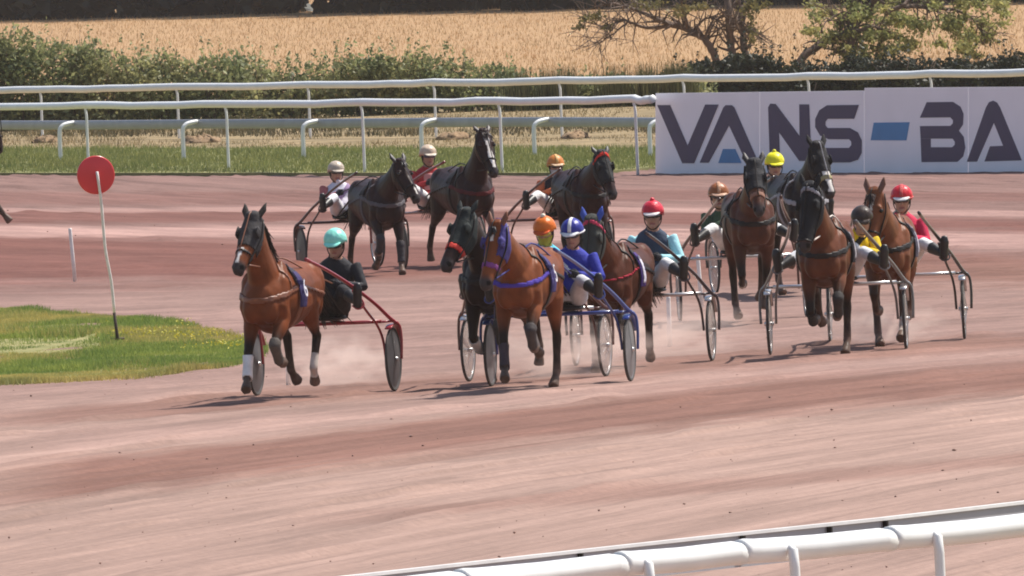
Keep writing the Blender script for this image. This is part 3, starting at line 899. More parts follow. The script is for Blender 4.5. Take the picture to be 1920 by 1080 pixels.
    seat = mesh('seat', *loft([(np.array([-1.74, p.get('dy', 0), .835]), .13, .02), (np.array([-1.66, p.get('dy', 0), .825]), .17, .028), (np.array([-1.50, p.get('dy', 0), .825]), .16, .03), (np.array([-1.38, p.get('dy', 0), .825]), .10, .02)], 14), LEATHER, root)
    mesh('seat_back', *loft([(np.array([-1.76, p.get('dy', 0), .83]), .14, .018), (np.array([-1.80, p.get('dy', 0), .90]), .15, .02), (np.array([-1.82, p.get('dy', 0), .96]), .12, .012)], 12), LEATHER, root)
    mesh('seat_stay', *tube([(-1.60, -.30, .77), (-1.66, -.1, .80), (-1.66, .1, .80), (-1.60, .30, .77)], .013, 8), fm, root)
    return root

# ------------------------------------------------------------------ DRIVERS
SKIN = attr_mat('skin', 0.5, 0.1, 30.0)
def make_driver(p):
    root = empty('person', (0, 0, 0))
    mb = MB(); bones = []
    lean = p.get('lean', 0.0); lat = p.get('lat', 0.0); dz = p.get('dz', 0.0)
    dy = p.get('dy', 0.0)
    pel = np.array([-1.58, dy, .945])
    def T(q):   # bend the upper body about the pelvis
        q = np.asarray(q, float) + np.array([0, dy, 0]) - pel; h = max(0, q[2])
        return pel + np.array([q[0] + lean * h, q[1] + lat * h, q[2] * (1 - .25 * abs(lean) * .6)]) + np.array([0, 0, dz * min(1, h / .5)])
    spine = [(-1.60, .90, .16, .12), (-1.61, 1.0, .165, .125), (-1.64, 1.12, .155, .115), (-1.65, 1.25, .18, .125), (-1.635, 1.36, .195, .12), (-1.61, 1.43, .13, .09), (-1.59, 1.48, .065, .065), (-1.575, 1.53, .055, .058)]
    mb.add(*loft([(T((x, 0, z)), w * 1.12, d * 1.12) for x, z, w, d in spine], 16))
    bones.append(('torso', T((-1.60, 0, .92)), T((-1.63, 0, 1.40)), .17, .17))
    bones.append(('neck', T((-1.60, 0, 1.47)), T((-1.575, 0, 1.54)), .06, .06))
    hd = T((-1.56, 0, 1.63)); ty = D(p.get('turn', 0)); nod = D(p.get('nod', 8))
    RH = rotz(ty) @ roty(nod)
    H = lambda x, y, z: hd + RH @ np.array([x, y, z]) * 1.14
    mb.add(*loft([(H(-.01, 0, -.115), .05, .066), (H(.005, 0, -.08), .069, .089), (H(0, 0, -.03), .08, .103), (H(-.01, 0, .04), .086, .112), (H(-.015, 0, .09), .069, .091), (H(-.015, 0, .115), .034, .045)], 14))
    mb.add(*loft([(H(.085, 0, .02), .010, .012), (H(.103, 0, -.015), .014, .016), (H(.112, 0, -.035), .018, .016)], 8))
    mb.add(*ball(H(.075, 0, -.095), (.025, .03, .022), 8, 6))
    for s in (-1, 1): mb.add(*ball(H(-.01, s * .08, -.01), (.022, .012, .035), 8, 6))
    bones.append(('head', H(0, 0, -.10), H(0, 0, .10), .10, .11))
    hands = []
    for s in (1, -1):
        nm = 'L' if s > 0 else 'R'
        hip = pel + np.array([.02, s * .095, .0]); kn = np.array([-1.25, s * .36, 1.13]); an = np.array([-1.0, s * .595, 1.0]); toe = np.array([-.93, s * .61, 1.18]); heel = an + np.array([.03, 0, -.06])
        mb.add(*loft([(hip, .105, .11), (hip * .55 + kn * .45, .088, .095), (hip * .15 + kn * .85, .066, .07), (kn, .063, .066), (kn * .8 + an * .2, .062, .064), (kn * .55 + an * .45, .058, .062), (kn * .15 + an * .85, .040, .042), (an, .042, .044)], 12))
        mb.add(*loft([(heel, .035, .03), (heel + np.array([.03, 0, .05]), .042, .04), (heel * .5 + toe * .5 + np.array([.02, 0, 0]), .043, .035), (toe + np.array([.02, 0, -.03]), .045, .026), (toe + np.array([.02, 0, .03]), .028, .018)], 10))
        bones += [('thigh' + nm, hip, kn, .11, .066), ('calf' + nm, kn, an, .066, .042), ('foot' + nm, heel, toe, .05, .05)]
        sh = T((-1.635, s * .205, 1.375)); el = T((-1.52 + p.get('arm', 0) * .3, s * (.295 + p.get('elbow', 0)), 1.15)); ha = np.array([-1.27 + p.get('arm', 0), dy + s * p.get('hand_w', .12), 1.20 + p.get('hand_z', 0)])
        d = ha - el; ll = np.linalg.norm(d); ha = el + d / ll * min(ll, .30)
        mb.add(*loft([(sh + np.array([0, -s * .05, .0]), .07, .07), (sh + np.array([0, s * .01, 0]), .066, .066), (sh * .5 + el * .5, .054, .054), (el, .045, .045), (el * .7 + ha * .3, .045, .045), (el * .2 + ha * .8, .032, .036), (ha, .03, .034)], 12))
        bones += [('upper' + nm, sh, el, .066, .046), ('fore' + nm, el, ha, .046, .032)]
        hands.append((s, ha, unit(ha - el)))
    V, NN, FF, me = fuse(mb, 0.0125, 5)
    bid, bt = bone_tag(V, bones); names = np.array([b[0] for b in bones])[bid]
    c = np.tile(np.array(p.get('skin', (.42, .22, .15))), (len(V), 1))
    hl = (V - hd) @ RH / 1.14
    k = (names == 'head') & (np.abs(hl[:, 2] + .065) < .008) & (hl[:, 0] > .07) & (np.abs(hl[:, 1]) < .028); c[k] = (.28, .09, .08)
    k = (names == 'head') & (hl[:, 0] < .02) & (hl[:, 2] > -.05); c[k] = p.get('hair', (.03, .02, .015))
    a = me.color_attributes.new('Col', 'FLOAT_COLOR', 'POINT'); a.data.foreach_set('color', np.concatenate([c, np.ones((len(V), 1))], 1).ravel())
    me.polygons.foreach_set('use_smooth', np.ones(len(me.polygons), bool)); me.materials.clear(); me.materials.append(SKIN); me.name = 'body'
    link('body', me, root)
    for s in (-1, 1): mesh('eye', *ball(H(.087, s * .032, .012), .011, 8, 6), EYE, root)
    J = cloth(p['jacket']); TR = cloth(p['trousers'])
    arm = lambda nm: (names == 'upper' + nm) | (names == 'fore' + nm)
    tor = (names == 'torso') | ((names == 'neck') & (bt < .45))
    legL = (names == 'thighL') | ((names == 'calfL') & (bt < .45)); legR = (names == 'thighR') | ((names == 'calfR') & (bt < .45))
    zt = V[:, 2]
    top = tor & (zt > .985)
    if p.get('sleeve'):
        shell('jacket', V, NN, FF, top, .010, J, root)
        for nm in 'LR': shell('sleeve', V, NN, FF, arm(nm), .0085, cloth(p['sleeve']), root)
    else:
        shell('jacket', V, NN, FF, top | arm('L') | arm('R'), .010, J, root)
    if p.get('sash'):
        ce = T((-1.62, 0, 1.22)); k = top & (np.abs((V[:, 1] - ce[1]) * .75 * p.get('sash_side', 1) - (V[:, 2] - ce[2]) * .66) < .038)
        shell('sash', V, NN, FF, k, .015, cloth(p['sash']), root, rim=.006)
    if p.get('panel'):
        k = top & (V[:, 0] > T((-1.62, 0, 1.2))[0]) & (np.abs(V[:, 1]) < .10) & (zt > 1.08) & (zt < 1.33)
        shell('chest_panel', V, NN, FF, k, .014, cloth(p['panel']), root, rim=.005)
    shell('trousers', V, NN, FF, (tor & (zt < 1.02)) | legL | legR, .008, TR, root)
    for nm in 'LR': shell('boot', V, NN, FF, ((names == 'calf' + nm) & (bt > .38)) | (names == 'foot' + nm), .010, mat('boot_leather', (.02, .018, .018), .4, .25, 14), root)
    # gloved hands, five curled fingers closed on the rein
    gm = cloth(p.get('glove', (.03, .03, .035)))
    ends = []
    for s, ha, d in hands:
        g = MB(); sd = unit(np.cross(d, np.array([0, 0, 1.0]))); up = np.cross(sd, d)
        pc = ha + d * .04
        g.add(*loft([(ha - d * .02, .028, .03), (ha + d * .03, .026, .042), (ha + d * .075, .022, .045)], 10, sd))
        for i, (o, l) in enumerate(((.033, .9), (.011, 1.0), (-.011, .95), (-.032, .78))):
            b = ha + d * .07 + up * o; inn = -s * sd if np.dot(sd, [0, 1, 0]) > 0 else s * sd
            q = [b, b + d * .035 * l + inn * .006, b + d * .042 * l + inn * .034 * l, b + d * .012 + inn * .045 * l, b - d * .008 + inn * .035 * l]
            g.add(*tube(q, .011, 7, r1=.009, smoothn=2))
        inn = -s * sd if np.dot(sd, [0, 1, 0]) > 0 else s * sd
        g.add(*tube([ha + d * .015 + up * .03, ha + d * .045 + up * .05 + inn * .015, ha + d * .075 + up * .045 + inn * .035], .012, 7, r1=.009, smoothn=2))
        g.build('glove', gm, root)
        ends.append(ha + d * .08 + inn * .02)
    # helmet: shell, peak, stripe, chin strap
    hc = cloth(p['helmet'], .35)
    v, f = [], []
    nu, nv = 24, 9
    for j in range(nv + 1):
        t = D(102) * j / nv
        for i in range(nu):
            a = 2 * math.pi * i / nu
            r_ = 1.0 - .04 * (j == nv)
            v.append(H(-.012 + .128 * r_ * math.sin(t) * math.cos(a), .112 * r_ * math.sin(t) * math.sin(a), .045 + .112 * math.cos(t) - .028 * (math.cos(a) < -.2) * (j / nv) ** 2))
    for j in range(nv):
        for i in range(nu):
            f.append((j * nu + i, (j + 1) * nu + i, (j + 1) * nu + (i + 1) % nu, j * nu + (i + 1) % nu))
    o = len(v)
    for i in range(nu):      # inner rim
        a = 2 * math.pi * i / nu
        v.append(H(-.012 + .10 * math.cos(a), .088 * math.sin(a), .04))
    for i in range(nu): f.append((nv * nu + i, o + i, o + (i + 1) % nu, nv * nu + (i + 1) % nu))
    hm = mesh('helmet', v, f, hc, root)
    mesh('peak', *loft([(H(.088, 0, .045), .098, .008), (H(.118, 0, .04), .092, .009), (H(.142, 0, .028), .072, .007), (H(.155, 0, .02), .035, .003)], 12, RH[:, 1]), cloth(p.get('peak', p['helmet']), .4), hm)
    if p.get('stripe'):
        mesh('stripe', *loft([(H(-.012 + .131 * math.sin(t), 0, .045 + .115 * math.cos(t)), .020, .003) for t in np.linspace(D(-80), D(86), 16)], 8, RH[:, 1]), cloth(p['stripe'], .4), hm)
        mesh('trim', *tube([H(-.012 + .129 * math.cos(a), .113 * math.sin(a), .030) for a in np.linspace(D(-105), D(105), 22)], .009, 6), cloth(p['stripe'], .4), hm)
    if p.get('pom'): mesh('button', *ball(H(-.012, 0, .16), .028, 10, 7), cloth(p['pom'], .5), hm)
    mesh('chin_strap', *tube([H(-.005, .088, .03), H(.02, .078, -.06), H(.05, .03, -.118), H(.05, -.03, -.118), H(.02, -.078, -.06), H(-.005, -.088, .03)], .007, 6, smoothn=4), LEATHER, root)
    if p.get('goggles') is not None:
        mesh('goggles', *loft([(H(.072, -.075, .012), .012, .016), (H(.094, -.05, .012), .016, .026), (H(.105, -.02, .012), .014, .024), (H(.107, 0, .016), .013, .019), (H(.105, .02, .012), .014, .024), (H(.094, .05, .012), .016, .026), (H(.072, .075, .012), .012, .016)], 10, RH[:, 0]), mat('lens_%d' % int(1e3 * sum(p['goggles'])), p['goggles'], .12, .1, 8), root)
    if p.get('mask'):
        k = ((names == 'head') & (hl[:, 2] < -.025)) | ((names == 'neck') & (bt > .3))
        shell('face_mask', V, NN, FF, k, .008, cloth(p['mask']), root)
    return root, ends

# ------------------------------------------------------------------ THE FIELD OF TROTTERS
BAY, DBAY, BROWN, DARK, CHEST = (.168, .048, .017), (.12, .038, .017), (.080, .025, .013), (.022, .010, .009), (.178, .052, .018)
NAVY, WHITE = (.03, .028, .09), (.75, .74, .73)
BLK = (.016, .016, .018)
def rig(key, mid, left_deg, horse=None, sulky=None, driver=None, scale=1.0, hyaw=0.0, hoff=(0, 0), hs=1.05):
    """wheels touch the ground either side of photograph pixel mid; left_deg = heading, degrees off straight-at-the-camera towards the left"""
    a = D(left_deg); h = np.array([-math.sin(a), -math.cos(a)])
    rz = math.atan2(h[1], h[0])
    g = G(*mid)
    base = np.array([g[0] + h[0] * 1.78 * scale, g[1] + h[1] * 1.78 * scale, 0.0])
    ends = None
    if sulky:
        s = make_sulky(sulky); s.location = base; s.rotation_euler = (0, 0, rz); s.scale = (scale,) * 3
        tag(s, sulky['label'], 'sulky', 'sulkies drawn by the trotters')
    if driver:
        d, ends = make_driver(driver); d.location = base; d.rotation_euler = (0, 0, rz); d.scale = (scale,) * 3
        tag(d, driver['label'], 'person', 'drivers seated on the sulkies')
    if horse:
        o, info = make_horse(horse)
        hy = D(-hyaw)          # extra turn to the left of the picture
        off = rotz(rz) @ np.array([hoff[0], hoff[1], 0]) * scale
        o.location = base + off; o.rotation_euler = (0, 0, rz + hy); o.scale = (scale * hs,) * 3
        tag(o, horse['label'], 'horse', 'trotting horses in the race')
        if ends is not None:
            Ri = rotz(-hy)
            for i in range(2):
                e = Ri @ (ends[i] - np.array([hoff[0], hoff[1], 0])) / hs; b = info['bit'][i]; t = info['terret'][i]
                mesh('rein', *tube([b, b * .5 + t * .5 + np.array([0, 0, -.05]), t, t * .5 + e * .5 + np.array([0, (1 if i == 0 else -1) * .05, -.03]), e], .0085, 6, smoothn=5), horse.get('rein', TAN), o)
    return base

rig('A', (611, 738), 13,
    dict(label='bay horse with black hood and white nose stripe leading the race', coat=BAY, legs=('fold', 'reach', 'fold', 'swing'), air=.13, neck=64, head=50, yaw=-9, neck_len=.72, hood=(.038, .034, .036), hood_neck=.0, ear_col=(.03, .024, .022), ear_cap=1,
         blaze=(.34, .52, .020), hood_t=.31, boots={'foreR': (.75, .73, .70), 'foreL': (.10, .085, .075, 1)}, socks=('hindL',), sock_h=.55, number=dict(side=1, col=(.045, .035, .12), text='6'), harness=TAN, rein=TAN, pad=(.03, .025, .04), seed=1, fly=.8, ears=(.03, .06, .16)),
    dict(label='red framed sulky with dark disc wheels behind the leading bay horse', dy=.15, frame=(.33, .025, .035), disc=(.055, .052, .058)),
    dict(label='driver in black suit and mint green helmet behind the leading horse', helmet=(.30, .80, .66), jacket=(.022, .022, .027), trousers=(.03, .028, .03), goggles=(.05, .05, .05), lean=.04, nod=16, turn=-4, dy=.17, lat=.10, elbow=.05),
    hyaw=3)
rig('B', (1052, 720), 10,
    dict(label='bright bay horse with violet blue cheek hood and blue breast collar', coat=CHEST, legs=('fold', 'land', 'stand', 'trail'), neck=32, head=64, yaw=-22, hood=(.055, .045, .19), face_open=1, show_eye=1, forelock=1, hood_t=.27, breast=(.075, .045, .34), breast_w=.028, blaze=(.08, .14, .02), noseband=(.20, .05, .20),
         boots={'foreR': (.05, .04, .05), 'foreL': (.06, .05, .05, 1), 'hindR': (.40, .36, .33)}, number=dict(side=1, col=(.05, .04, .15), text='5'), ear_col=CHEST, pad=(.03, .03, .10), seed=2, rein=cloth((.05, .05, .2)), mane_side=1, fly=1.0, ears=(.02, .045, .15)),
    dict(label='blue framed sulky with grey disc wheels behind the bright bay horse', dy=.15, frame=(.025, .05, .24), disc=(.14, .135, .14)),
    dict(label='driver in blue jacket with white sash and striped blue helmet', helmet=(.035, .04, .30), stripe=WHITE, peak=WHITE, jacket=(.035, .045, .34), sash=WHITE, sash_side=-1, trousers=(.55, .54, .55), lean=.04, nod=14, lat=.10, dy=.17, elbow=.05, turn=-4, goggles=(.03, .03, .03)))
rig('C', (1008, 711), 12,
    dict(label='dark brown horse in black hood with red noseband left of the bright bay', coat=DARK, legs=('fold', 'lift', 'push', 'reach'), air=.04, neck=40, head=52, yaw=-24, hood=(.016, .022, .022), hood_t=.33, noseband=(.62, .05, .035), nose_t=.355, ear_col=(.016, .02, .02), ear_cap=1, seed=3, boots={'foreL': (.05, .05, .05, 1), 'foreR': (.6, .58, .55)}, hood_neck=.2, rein=LEATHER),
    dict(label='black framed sulky with pale grey disc wheels behind the dark hooded horse', dy=.14, frame=(.10, .03, .025), disc_clear=True),
    dict(label='driver in sky blue jacket with orange helmet and yellow face mask', helmet=(.75, .17, .02), peak=(.60, .09, .015), pom=(.80, .74, .60), jacket=(.10, .55, .72), trousers=(.6, .6, .6), mask=(.42, .36, .05), goggles=(.55, .42, .06), lean=.08, nod=18, lat=.10, dy=.14, turn=-5), hyaw=0)
rig('D', (1208, 682), 8,
    dict(label='brown horse with dark hood, blue ear covers and red breast strap', coat=BROWN, legs=('fold', 'land', 'swing', 'push'), neck=33, head=70, yaw=-8, hood=(.045, .047, .042), hood_t=.34, ear_col=(.05, .085, .36), ear_cap=1, browband=(.55, .05, .11), breast=(.40, .02, .045), breast_w=.014, seed=4, number=dict(side=1, col=(.06, .03, .16), panel=(.60, .58, .66)), blaze=(.35, .5, .03), rein=LEATHER),
    dict(label='dark framed sulky with pale wheels behind the horse with blue ear covers', dy=.14, frame=(.05, .03, .04), disc_clear=True),
    dict(label='driver in navy vest with pale blue sleeves and red and white helmet', helmet=(.62, .03, .055), peak=(.75, .70, .68), jacket=(.035, .055, .095), sleeve=(.38, .70, .76), trousers=(.70, .68, .67), goggles=(.04, .03, .03), lean=-.02, lat=.08, dy=.14, dz=.03, nod=6, elbow=.05, pom=(.62, .03, .055)), hyaw=3)
rig('G', (1572, 660), 4,
    dict(label='bay horse with fully black hooded face and white harness loop', coat=(.125, .042, .02), legs=('fold', 'lift', 'stand', 'trail'), neck=42, head=72, yaw=-24, hood=(.013, .013, .016), hood_t=.50, nose_t=.50, hood_neck=.35, ear_col=(.013, .013, .016), ear_cap=1, seed=5, number=dict(side=1, col=(.022, .022, .03), panel=(.30, .28, .30)), boots={'foreR': (.03, .028, .028), 'foreL': (.04, .035, .033, 1)}, rein=cloth((.66, .58, .52)), browband=(.28, .27, .30)),
    dict(label='silver framed sulky with spoked clear wheels behind the black hooded bay', dy=.10, frame=(.16, .15, .15), disc_clear=True),
    dict(label='driver in yellow and black jacket bent low between two horses', helmet=(.05, .035, .03), jacket=(.78, .52, .01), sash=BLK, sleeve=(.72, .50, .02), trousers=(.62, .62, .64), glove=(.70, .68, .66), goggles=(.04, .03, .03), lean=.14, lat=.36, dy=.10, dz=-.14, nod=16, arm=.04, elbow=.06))
rig('H', (1683, 641), 3,
    dict(label='chestnut horse with bare face and white star at the right', coat=(.165, .058, .027), points=(.06, .03, .02), legs=('land', 'fold', 'trail', 'reach'), neck=33, head=70, yaw=-24, ear_col=(.15, .055, .028), mane=(.05, .022, .014), blaze=(.06, .24, .017), seed=6, number=dict(side=1, col=(.16, .15, .19), panel=(.38, .36, .42)), ears=(.02, .05, .17), rein=LEATHER, socks=('foreL',), sock_h=.75),
    dict(label='slim black sulky with thin clear wheels at the right', dy=.08, frame=(.03, .022, .022), disc_clear=True),
    dict(label='driver in red and white jacket and red helmet at the right', helmet=(.60, .025, .04), peak=WHITE, jacket=(.55, .02, .07), panel=WHITE, trousers=(.76, .75, .74), goggles=(.05, .03, .03), lean=-.05, lat=.06, dy=.08, nod=8, stripe=(.55, .08, .08)))
rig('E', (1394, 599), -3,
    dict(label='brown horse with black hood and bare ears beside the green shirted driver', coat=(.085, .031, .019), legs=('push', 'lift', 'swing', 'stand'), air=.05, neck=38, head=54, yaw=2, hood=(.022, .022, .026), hood_t=.30, ear_col=(.02, .014, .013), seed=7, noseband=(.26, .13, .09), rein=LEATHER, socks=('foreR',), sock_h=.85),
    dict(label='dark brown sulky with clear wheels behind the brown black hooded horse', dy=-.10, frame=(.085, .032, .026), disc_clear=True),
    dict(label='driver in green shirt and brown orange helmet left of the brown horse', helmet=(.30, .10, .035), peak=(.62, .38, .26), stripe=(.55, .30, .18), jacket=(.055, .09, .05), panel=(.16, .36, .22), trousers=(.74, .73, .72), lean=-.06, lat=-.22, dy=-.10, dz=-.12, nod=4, goggles=(.05, .04, .04)))
rig('F', (1452, 548), -10,
    dict(label='black horse with white nose held high in front of the white hoarding', coat=(.020, .013, .013), legs=('reach', 'fold', 'trail', 'stand'), neck=39, head=60, yaw=14, hood=(.016, .015, .017), hood_t=.30, blaze=(.30, .55, .035), ear_col=(.016, .015, .017), ear_cap=1, seed=8, noseband=(.30, .26, .14), rein=LEATHER, harness=cloth((.28, .27, .29))),
    dict(label='black sulky with clear wheels behind the black white nosed horse', frame=(.04, .03, .03), disc_clear=True),
    dict(label='driver in yellow helmet in front of the white hoarding', helmet=(.85, .78, .02), jacket=(.10, .09, .09), trousers=(.6, .6, .6), goggles=(.05, .04, .03), lean=.02, lat=.04, nod=8, pom=(.75, .68, .04)))
rig('I', (662, 511), -13,
    dict(label='very dark horse head turned right beside the driver in white', coat=(.030, .015, .015), legs=('land', 'fold', 'swing', 'push'), neck=30, head=50, yaw=20, seed=9, ear_col=(.02, .012, .012), mane=(.012, .009, .009), blaze=(.42, .52, .012), rein=LEATHER, harness=cloth((.10, .09, .10)), boots={'foreL': (.045, .04, .045, 1), 'foreR': (.05, .045, .05, 1)}),
    dict(label='dark sulky with low shafts behind the very dark horse', dy=-.14, frame=(.07, .03, .028), disc=(.07, .06, .06)),
    dict(label='driver in white jacket and trousers with beige helmet', helmet=(.52, .43, .34), peak=(.50, .42, .34), jacket=(.70, .66, .74), sleeve=(.40, .12, .12), trousers=(.78, .77, .79), sash=(.30, .20, .34), goggles=(.06, .03, .03), lean=-.16, lat=-.10, dy=-.15, dz=-.12, nod=4), scale=.94)
rig('J', (805, 496), -17,
    dict(label='dark horse with long white blaze carrying its head high', coat=(.034, .016, .015), legs=('fold', 'reach', 'swing', 'push'), air=.05, neck=53, head=58, yaw=6, blaze=(.04, .50, .028), seed=10, ear_col=(.03, .016, .014), mane=(.03, .015, .012), breast=(.10, .012, .015), rein=LEATHER, ears=(-.02, .05, .12)),
    dict(label='dark red sulky behind the dark horse with the white blaze', frame=(.22, .02, .022), disc_clear=True),
    dict(label='driver in red jacket and white trousers with beige helmet', helmet=(.60, .46, .34), peak=(.62, .52, .42), jacket=(.42, .03, .035), panel=(.62, .26, .24), trousers=(.78, .76, .76), goggles=(.06, .05, .08), lean=-.08, lat=0, dz=-.05, nod=4), scale=.97)
rig('K', (1045, 508), -12,
    dict(label='dark horse with black hood and bright red browband', coat=(.036, .016, .015), legs=('land', 'fold', 'trail', 'reach'), neck=28, head=58, yaw=12, hood=(.020, .022, .024), hood_t=.36, browband=(.68, .045, .03), seed=11, ear_col=(.02, .02, .018), rein=LEATHER, ears=(.0, .06, .13)),
    dict(label='brown sulky behind the dark horse with the red browband', frame=(.10, .035, .026), disc=(.08, .06, .055)),
    dict(label='driver in black jacket with orange sleeves and orange striped helmet', helmet=(.62, .22, .05), stripe=(.70, .40, .14), peak=(.62, .42, .26), jacket=(.03, .02, .025), sleeve=(.62, .15, .055), trousers=(.74, .72, .70), mask=(.50, .46, .46), goggles=(.04, .03, .03), lean=-.05, lat=0, dz=-.10, nod=4), scale=.94)
rig('M', (-303, 466), -66,
    dict(label='dark horse entering at the left edge with a foreleg stretched out', coat=(.032, .016, .015), legs=('push', 'stretch', 'reach', 'push'), air=.04, neck=66, head=82, yaw=10, seed=12, ear_col=(.03, .015, .013), rein=LEATHER), scale=1.0)

# ------------------------------------------------------------------ RAILS, HOARDING, MARKERS
WPL = mat('white_plastic', (.80, .79, .77), .35, .06, 3, bump=.08)
def ground_at(px, yc): return G(px, yc)
def sag_rail(pts, rad, name, m, parent, wob=.006, ry=None):
    P = []
    r = np.random.default_rng(len(pts))
    for i in range(len(pts) - 1):
        for k in range(6):
            t = k / 6; q = pts[i] * (1 - t) + pts[i + 1] * t
            P.append(q + np.array([0, 0, -.02 * math.sin(math.pi * t) + wob * r.normal()]))
    P.append(pts[-1])
    d = unit(np.array([*(pts[-1] - pts[0])[:2], 0])); side = np.array([-d[1], d[0], 0])
    return mesh(name, *loft([(q, rad, ry or rad, side) for q in P], 14), m, parent)

# outer running rail (nearer of the two far ones): feet and top line read from the photograph
def far_rail(name, label, posts, topline, rad, m, foot_z=0.0, post_r=.028, bend=0.0, hmin=None):
    t = empty(name, (0, 0, 0)); tag(t, label, 'rail', 'white rails along the outside of the bend')
    tops = []
    for x, yf in posts:
        g = G(x, yf, foot_z)
        dd = g[1]; ty = topline(x)
        tp = AT(x, ty, dd)
        tp = np.array([g[0], g[1], tp[2]])
        tops.append(tp)
        q = [g + np.array([0, 0, -.15]), g + (tp - g) * .55, g + (tp - g) * .85, tp + np.array([bend * .0, .0, 0]) + np.array([-.035, .05, -.02])]
        mesh('post', *tube(q, post_r, 8, r1=post_r * .8, smoothn=3), m, t)
    ext = [tops[0] * 2 - tops[1]] + tops + [tops[-1] + (tops[-1] - tops[-2]) * (1 if len(posts) > 6 else .13)]
    sag_rail(ext, rad, 'rail', m, t, ry=rad * .95)
    return t
near_top = lambda x: 199 - 0.0113 * x if x < 1250 else 199 - .0113 * 1250 + (x - 1250) * -.004
far_rail('running_rail', 'white rail on tall posts joining the hoarding edge', [(-98, 308), (166, 313), (429, 319), (684, 325), (942, 325), (1196, 325)], near_top, .075, WPL, .03)
far_top = lambda x: 168 - .017 * x
far_rail('running_rail', 'topmost white rail running in front of the hedge', [(-170, 262), (80, 262), (336, 260), (582, 259), (818, 258), (1054, 257), (1286, 256), (1520, 255), (1750, 254), (1975, 253)], far_top, .078, WPL, .05)
# grey crash barrier on goose-neck posts
GALV = mat('galvanised_grey', (.33, .33, .35), .45, .12, 3, metal=.2)
gr = empty('guard_rail', (0, 0, 0)); tag(gr, 'low grey rail on white goose neck posts between the white rails', 'rail')
tops = []
for x, yf, yt in [(-120, 300, 234), (114, 300, 234), (345, 300, 232), (570, 296, 231), (792, 294, 229), (1003, 292, 228), (1220, 292, 229), (1440, 291, 228), (1660, 291, 228)]:
    g = G(x, yf, .05); tp = AT(x, yt, g[1]); tp = np.array([g[0], g[1], tp[2]])
    q = [g + np.array([0, 0, -.1]), g + (tp - g) * .75, tp + np.array([.05, .03, -.03]), tp + np.array([.15, .10, .012]), tp + np.array([.28, .2, .03])]
    mesh('post', *tube(q, .042, 10, smoothn=4), WPL, gr)
    tops.append(tp + np.array([.28, .24, -.02]))
ext = [tops[0] * 2 - tops[1]] + tops
d = unit(np.array([*(ext[-1] - ext[0])[:2], 0])); side = np.array([-d[1], d[0], 0])
mesh('band', *loft([(q, .03, .095, side) for q in ext], 10), GALV, gr)

